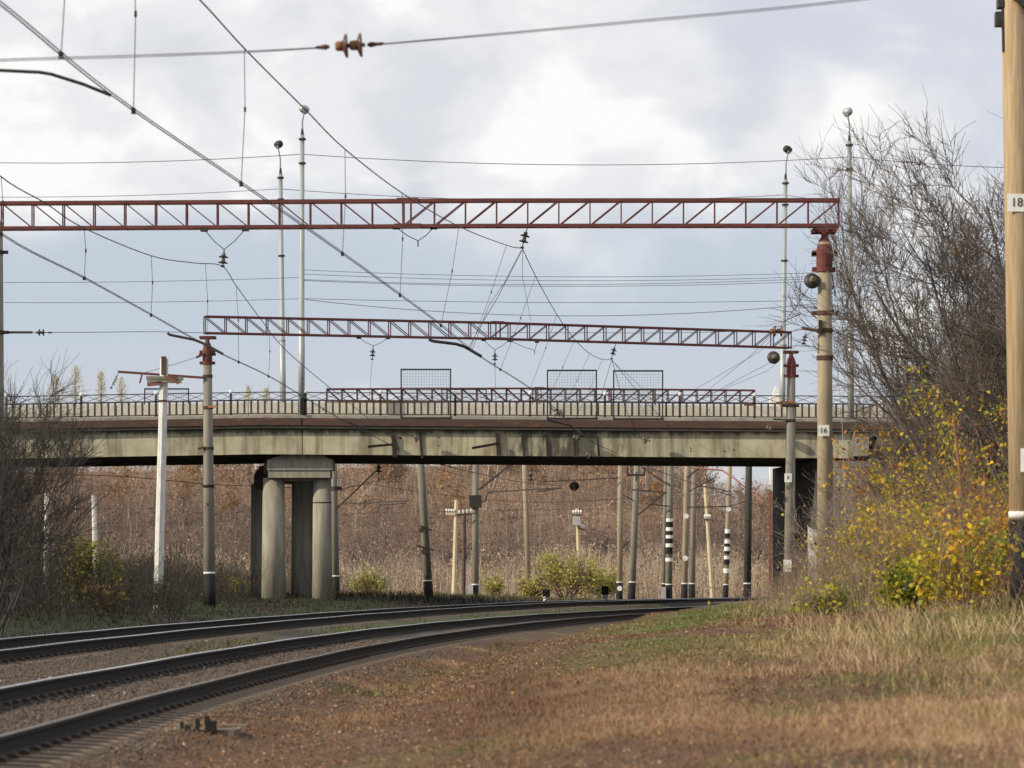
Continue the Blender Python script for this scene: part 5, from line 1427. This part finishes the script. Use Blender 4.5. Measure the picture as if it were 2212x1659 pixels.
k = (uu < 540) & ~((uu > 300) & (Y < 100)) & ~((uu > 405) & (Y < 129)) & ((X - xa(Y)) < -11.5); X, Y = X[k], Y[k]
base = np.array([[.055, .045, .04]]) * r.uniform(.5, 1.5, (len(X), 1))
N2 = 3200
Y2 = r.uniform(162, 240, N2); X2 = r.uniform(-36, -8.8, N2)
k2 = (X2 < -.066 * Y2) | (Y2 > 200); X, Y = np.concatenate([X, X2[k2]]), np.concatenate([Y, Y2[k2]])
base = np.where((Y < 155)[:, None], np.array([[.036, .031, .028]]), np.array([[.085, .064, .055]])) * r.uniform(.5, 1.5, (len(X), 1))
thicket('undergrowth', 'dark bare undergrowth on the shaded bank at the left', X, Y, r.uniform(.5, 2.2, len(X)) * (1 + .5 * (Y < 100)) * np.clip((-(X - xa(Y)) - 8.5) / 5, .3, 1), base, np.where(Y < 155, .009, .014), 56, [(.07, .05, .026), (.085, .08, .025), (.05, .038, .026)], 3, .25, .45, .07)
N = 10000
Y = r.uniform(50, 118, N); X = xa(Y) + r.uniform(7.0, 19, N)
d = X - xa(Y)
k = (X < .17 * Y + 2) & (r.random(N) < sst(d, 7, 10) * sst(Y, 48, 66)); X, Y, d = X[k], Y[k], d[k]
hgt = r.uniform(.5, 2.4, len(X)) * sst(d, 6.8, 11.5) + .25
base = np.array([[.22, .16, .12]]) * r.uniform(.5, 1.5, (len(X), 1))
thicket('undergrowth', 'brown bare stems tangled among the shrubs on the right bank', X, Y, hgt, base, np.full(len(X), .0055), 57, [(.30, .17, .06), (.40, .30, .04), (.22, .22, .04)], 3, .35, .35, .05)
# hillside
N = 20000
Y = 240 + 88 * r.random(N) ** 1.15; X = r.uniform(-62, 52, N)
hs = (Y - 240) / 88
colA, colB, colC = np.array([.44, .36, .275]), np.array([.105, .090, .088]), np.array([.325, .235, .180])
C = lerp(lerp(np.tile(colA, (N, 1)), np.tile(colB, (N, 1)), sst(hs + (fbm(X, Y, 11, 4) - .5) * .55, .10, .26)), np.tile(colC, (N, 1)), sst(hs + (fbm(X, Y, 9, 5) - .5) * .55, .40, .60))
C *= r.uniform(.55, 1.5, (N, 1)); w_ = r.random(N) < .05; C[w_] = np.array([.50, .44, .38])
H = r.uniform(1.0, 3.2, N) * (.55 + 1.1 * fbm(X, Y, 9, 33))
thicket('undergrowth', 'leafless brown thicket covering the hillside beyond the bridge', X, Y, H, C, np.full(N, .015), 58, [(.31, .195, .125), (.215, .155, .125), (.36, .245, .155), (.18, .14, .125), (.29, .225, .16), (.38, .21, .11)], 3, .14, 1.0, .15)
# trees one can pick out on the hillside
ht = [(770, 280, 6.5), (860, 300, 7), (950, 285, 6), (1062, 300, 8), (1185, 310, 6), (1290, 292, 6.5), (1395, 300, 7), (1425, 285, 5.5), (1510, 305, 6), (585, 290, 6), (500, 282, 6.5), (395, 290, 6), (640, 300, 6), (275, 285, 6)]
names = ['pale trunked leafless tree on the hill right of the pier', 'pale forked leafless tree on the hill left of the ring bracket mast', 'leafless tree on the hill between ring bracket mast and cream pole', 'tall pale birch on the hill above the cabinet mast',
         'leafless tree on the hill behind the tan leaning mast', 'leafless tree on the hill right of the transformer pole', 'leafless tree on the hill behind the U bracket mast', 'small leafless tree on the hill left of the ringed mast', 'leafless tree on the hill behind the cream leaning pole',
         'leafless tree on the hill seen between the pier columns', 'leafless tree on the hill between portal mast and pier', 'leafless tree on the hill right of the whitewashed pole', 'leafless tree on the hill behind the right pier column', 'leafless tree on the hill left of the whitewashed pole']
for i, ((u, Yh, hh), nm) in enumerate(zip(ht, names)):
    tree('hillside_tree', nm, 'tree', X_(u, Yh), Yh, hh, 3, .3, 2, (.42, .36, .30) if i in (0, 1, 3, 6) else (.26, .19, .14), 500 + i, 260, [(.34, .17, .07), (.28, .14, .06), (.38, .24, .09)], .22, (0, 0, 0), .07, 6, .02, 'leafless trees on the hillside')
rs = random.Random(77)
where = ['left of the whitewashed pole', 'between the whitewashed pole and the portal mast', 'between the portal mast and the pier', 'behind the pier', 'left of the ring bracket mast', 'between ring bracket mast and cream pole', 'between cabinet mast and tan mast', 'between tan mast and transformer pole', 'between transformer pole and the disc mast', 'behind the ringed masts', 'near the red post']
spots = [120, 400, 500, 630, 790, 960, 1085, 1190, 1300, 1450, 1600]
for i, (u0, wh) in enumerate(zip(spots, where)):
    for j, (kind, Yh, hh, colr, pal) in enumerate((('low grey brown bush on the hillside, ', 262 + rs.uniform(0, 8), 3.4, (.17, .13, .118), [(.20, .14, .11), (.16, .12, .10)]), ('russet leaved bush high on the hillside, ', 304 + rs.uniform(-6, 6), 4.2, (.25, .19, .15), [(.37, .20, .10), (.32, .19, .11), (.40, .25, .13)]))):
        tree('hillside_shrub', kind + wh, 'shrub', X_(u0 + rs.uniform(-20, 20) + 40 * j, Yh), Yh, hh * rs.uniform(.85, 1.2), 16, 1.0, 2, colr, 700 + 2 * i + j, 900 if j else 300, pal, .17, (0, 0, 0), .05, 7, .015, 'bushes on the hillside', True)
# poplars and treetops far beyond the bridge
def poplar(label, u, vt, Y_, wid, seed, pal):
    rng = np.random.default_rng(seed); x = X_(u, Y_); z = gz(x, Y_)
    t = thing('poplar_tree', label, 'tree', (x, Y_, z), 'pale poplars beyond the bridge')
    hgt = P(0, vt, Y_).z - z
    MB().tube([(x, Y_, z), (x, Y_, z + hgt * .9)], [.14, .03], 6).build('trunk', 'bark', t)
    n = 2600; tt = rng.random(n) ** .75
    prof = np.sin(np.clip(tt, 0, 1) ** 1.2 * math.pi) ** .5 * (.6 + .5 * vnoise(tt * 9, tt * 0, 1, seed))
    a = rng.uniform(0, 6.28, n); rr = wid * prof * np.sqrt(rng.random(n))
    C = np.stack([x + np.cos(a) * rr, Y_ + np.sin(a) * rr, z + 2 + (hgt - 2) * tt], 1)
    V, Fs = leaves_np(C, rng.uniform(.07, .17, n), rng)
    pal = np.array(pal); c = pal[rng.integers(0, len(pal), n)] * rng.uniform(.7, 1.25, (n, 1))
    poly_np('crown', V, Fs, 'leaf', np.repeat(c, 4, 0), t)
    s0 = np.stack([np.full(160, x), np.full(160, Y_), z + 1 + (hgt - 2) * rng.random(160)], 1)
    e = C[rng.integers(0, n, 160)]; e[:, 2] = s0[:, 2] + rng.uniform(.4, 2, 160)
    V, Fs = segs_np(s0, e, np.full(160, .02), np.full(160, .01), 3); poly_np('limbs', V, Fs, 'col', np.tile(np.array([.20, .17, .13]), (len(V), 1)), t)
PP = [(.62, .58, .38), (.56, .54, .38), (.64, .56, .33)]  # leaf colours paled so that distance haze sits in the colour
for i, (u, vt, Yp, w, lb) in enumerate(((163, 790, 420, 1.1, 'tall pale poplar above the left dark bush'), (218, 802, 430, .9, 'pale poplar right of the dark bush'), (262, 815, 440, 1.0, 'pale poplar behind the red bracket arm'), (120, 812, 425, 1.3, 'pale poplar partly behind the dark bush'), (536, 834, 430, .8, 'small pale poplar left of the lamp posts'),
                                          (575, 838, 440, .9, 'small pale poplar beside the far lamp post'))):
    poplar(lb, u, vt, Yp, w * 1.5, 600 + i, PP)
# white tower glimpsed beyond the bridge
Yw = 420; x = X_(1674, Yw); zt = P(0, 834, Yw).z
t = thing('white_tower', 'bright white stepped tower glimpsed above the railing beside the far lamp post', 'tower', (x, Yw, 7))
MB().box((x, Yw, (12 + P(0, 857, Yw).z) / 2), (1.35, 1.6, P(0, 857, Yw).z - 12)).build('wall', 'white', t)
MB().prism([(x - .35, P(0, 857, Yw).z), (x + .5, P(0, 857, Yw).z), (x + .45, P(0, 842, Yw).z), (x + .1, zt), (x - .25, P(0, 846, Yw).z)], Yw - .5, Yw + .5).build('upper_storey', 'white', t)
MB().box((x, Yw, 9.5), (2.2, 2.2, 5)).build('base', 'white', t)
# more arms on the masts beyond the bridge
for mm, a, b, Yq in ((m4, (1174, 1041), (1340, 1032), 214.6), (m5, (1345, 1069), (1370, 1082), 189.5), (m6, (1395, 1088), (1447, 1094), 184.6), (m6, (1448, 1050), (1395, 1015), 184.6), (m7, (1484, 1096), (1580, 1094), 204.6), (m7, (1488, 1062), (1548, 1030), 204.4), (m10, (1576, 1094), (1625, 1078), 229.6), (m10, (1520, 1050), (1576, 1062), 229.6), (m2, (1030, 1108), (985, 1112), 199.5)):
    MB().bar(P(*a, Yq), P(*b, Yq), .065, .065).build('cantilever_arm', 'dark_steel', mm)
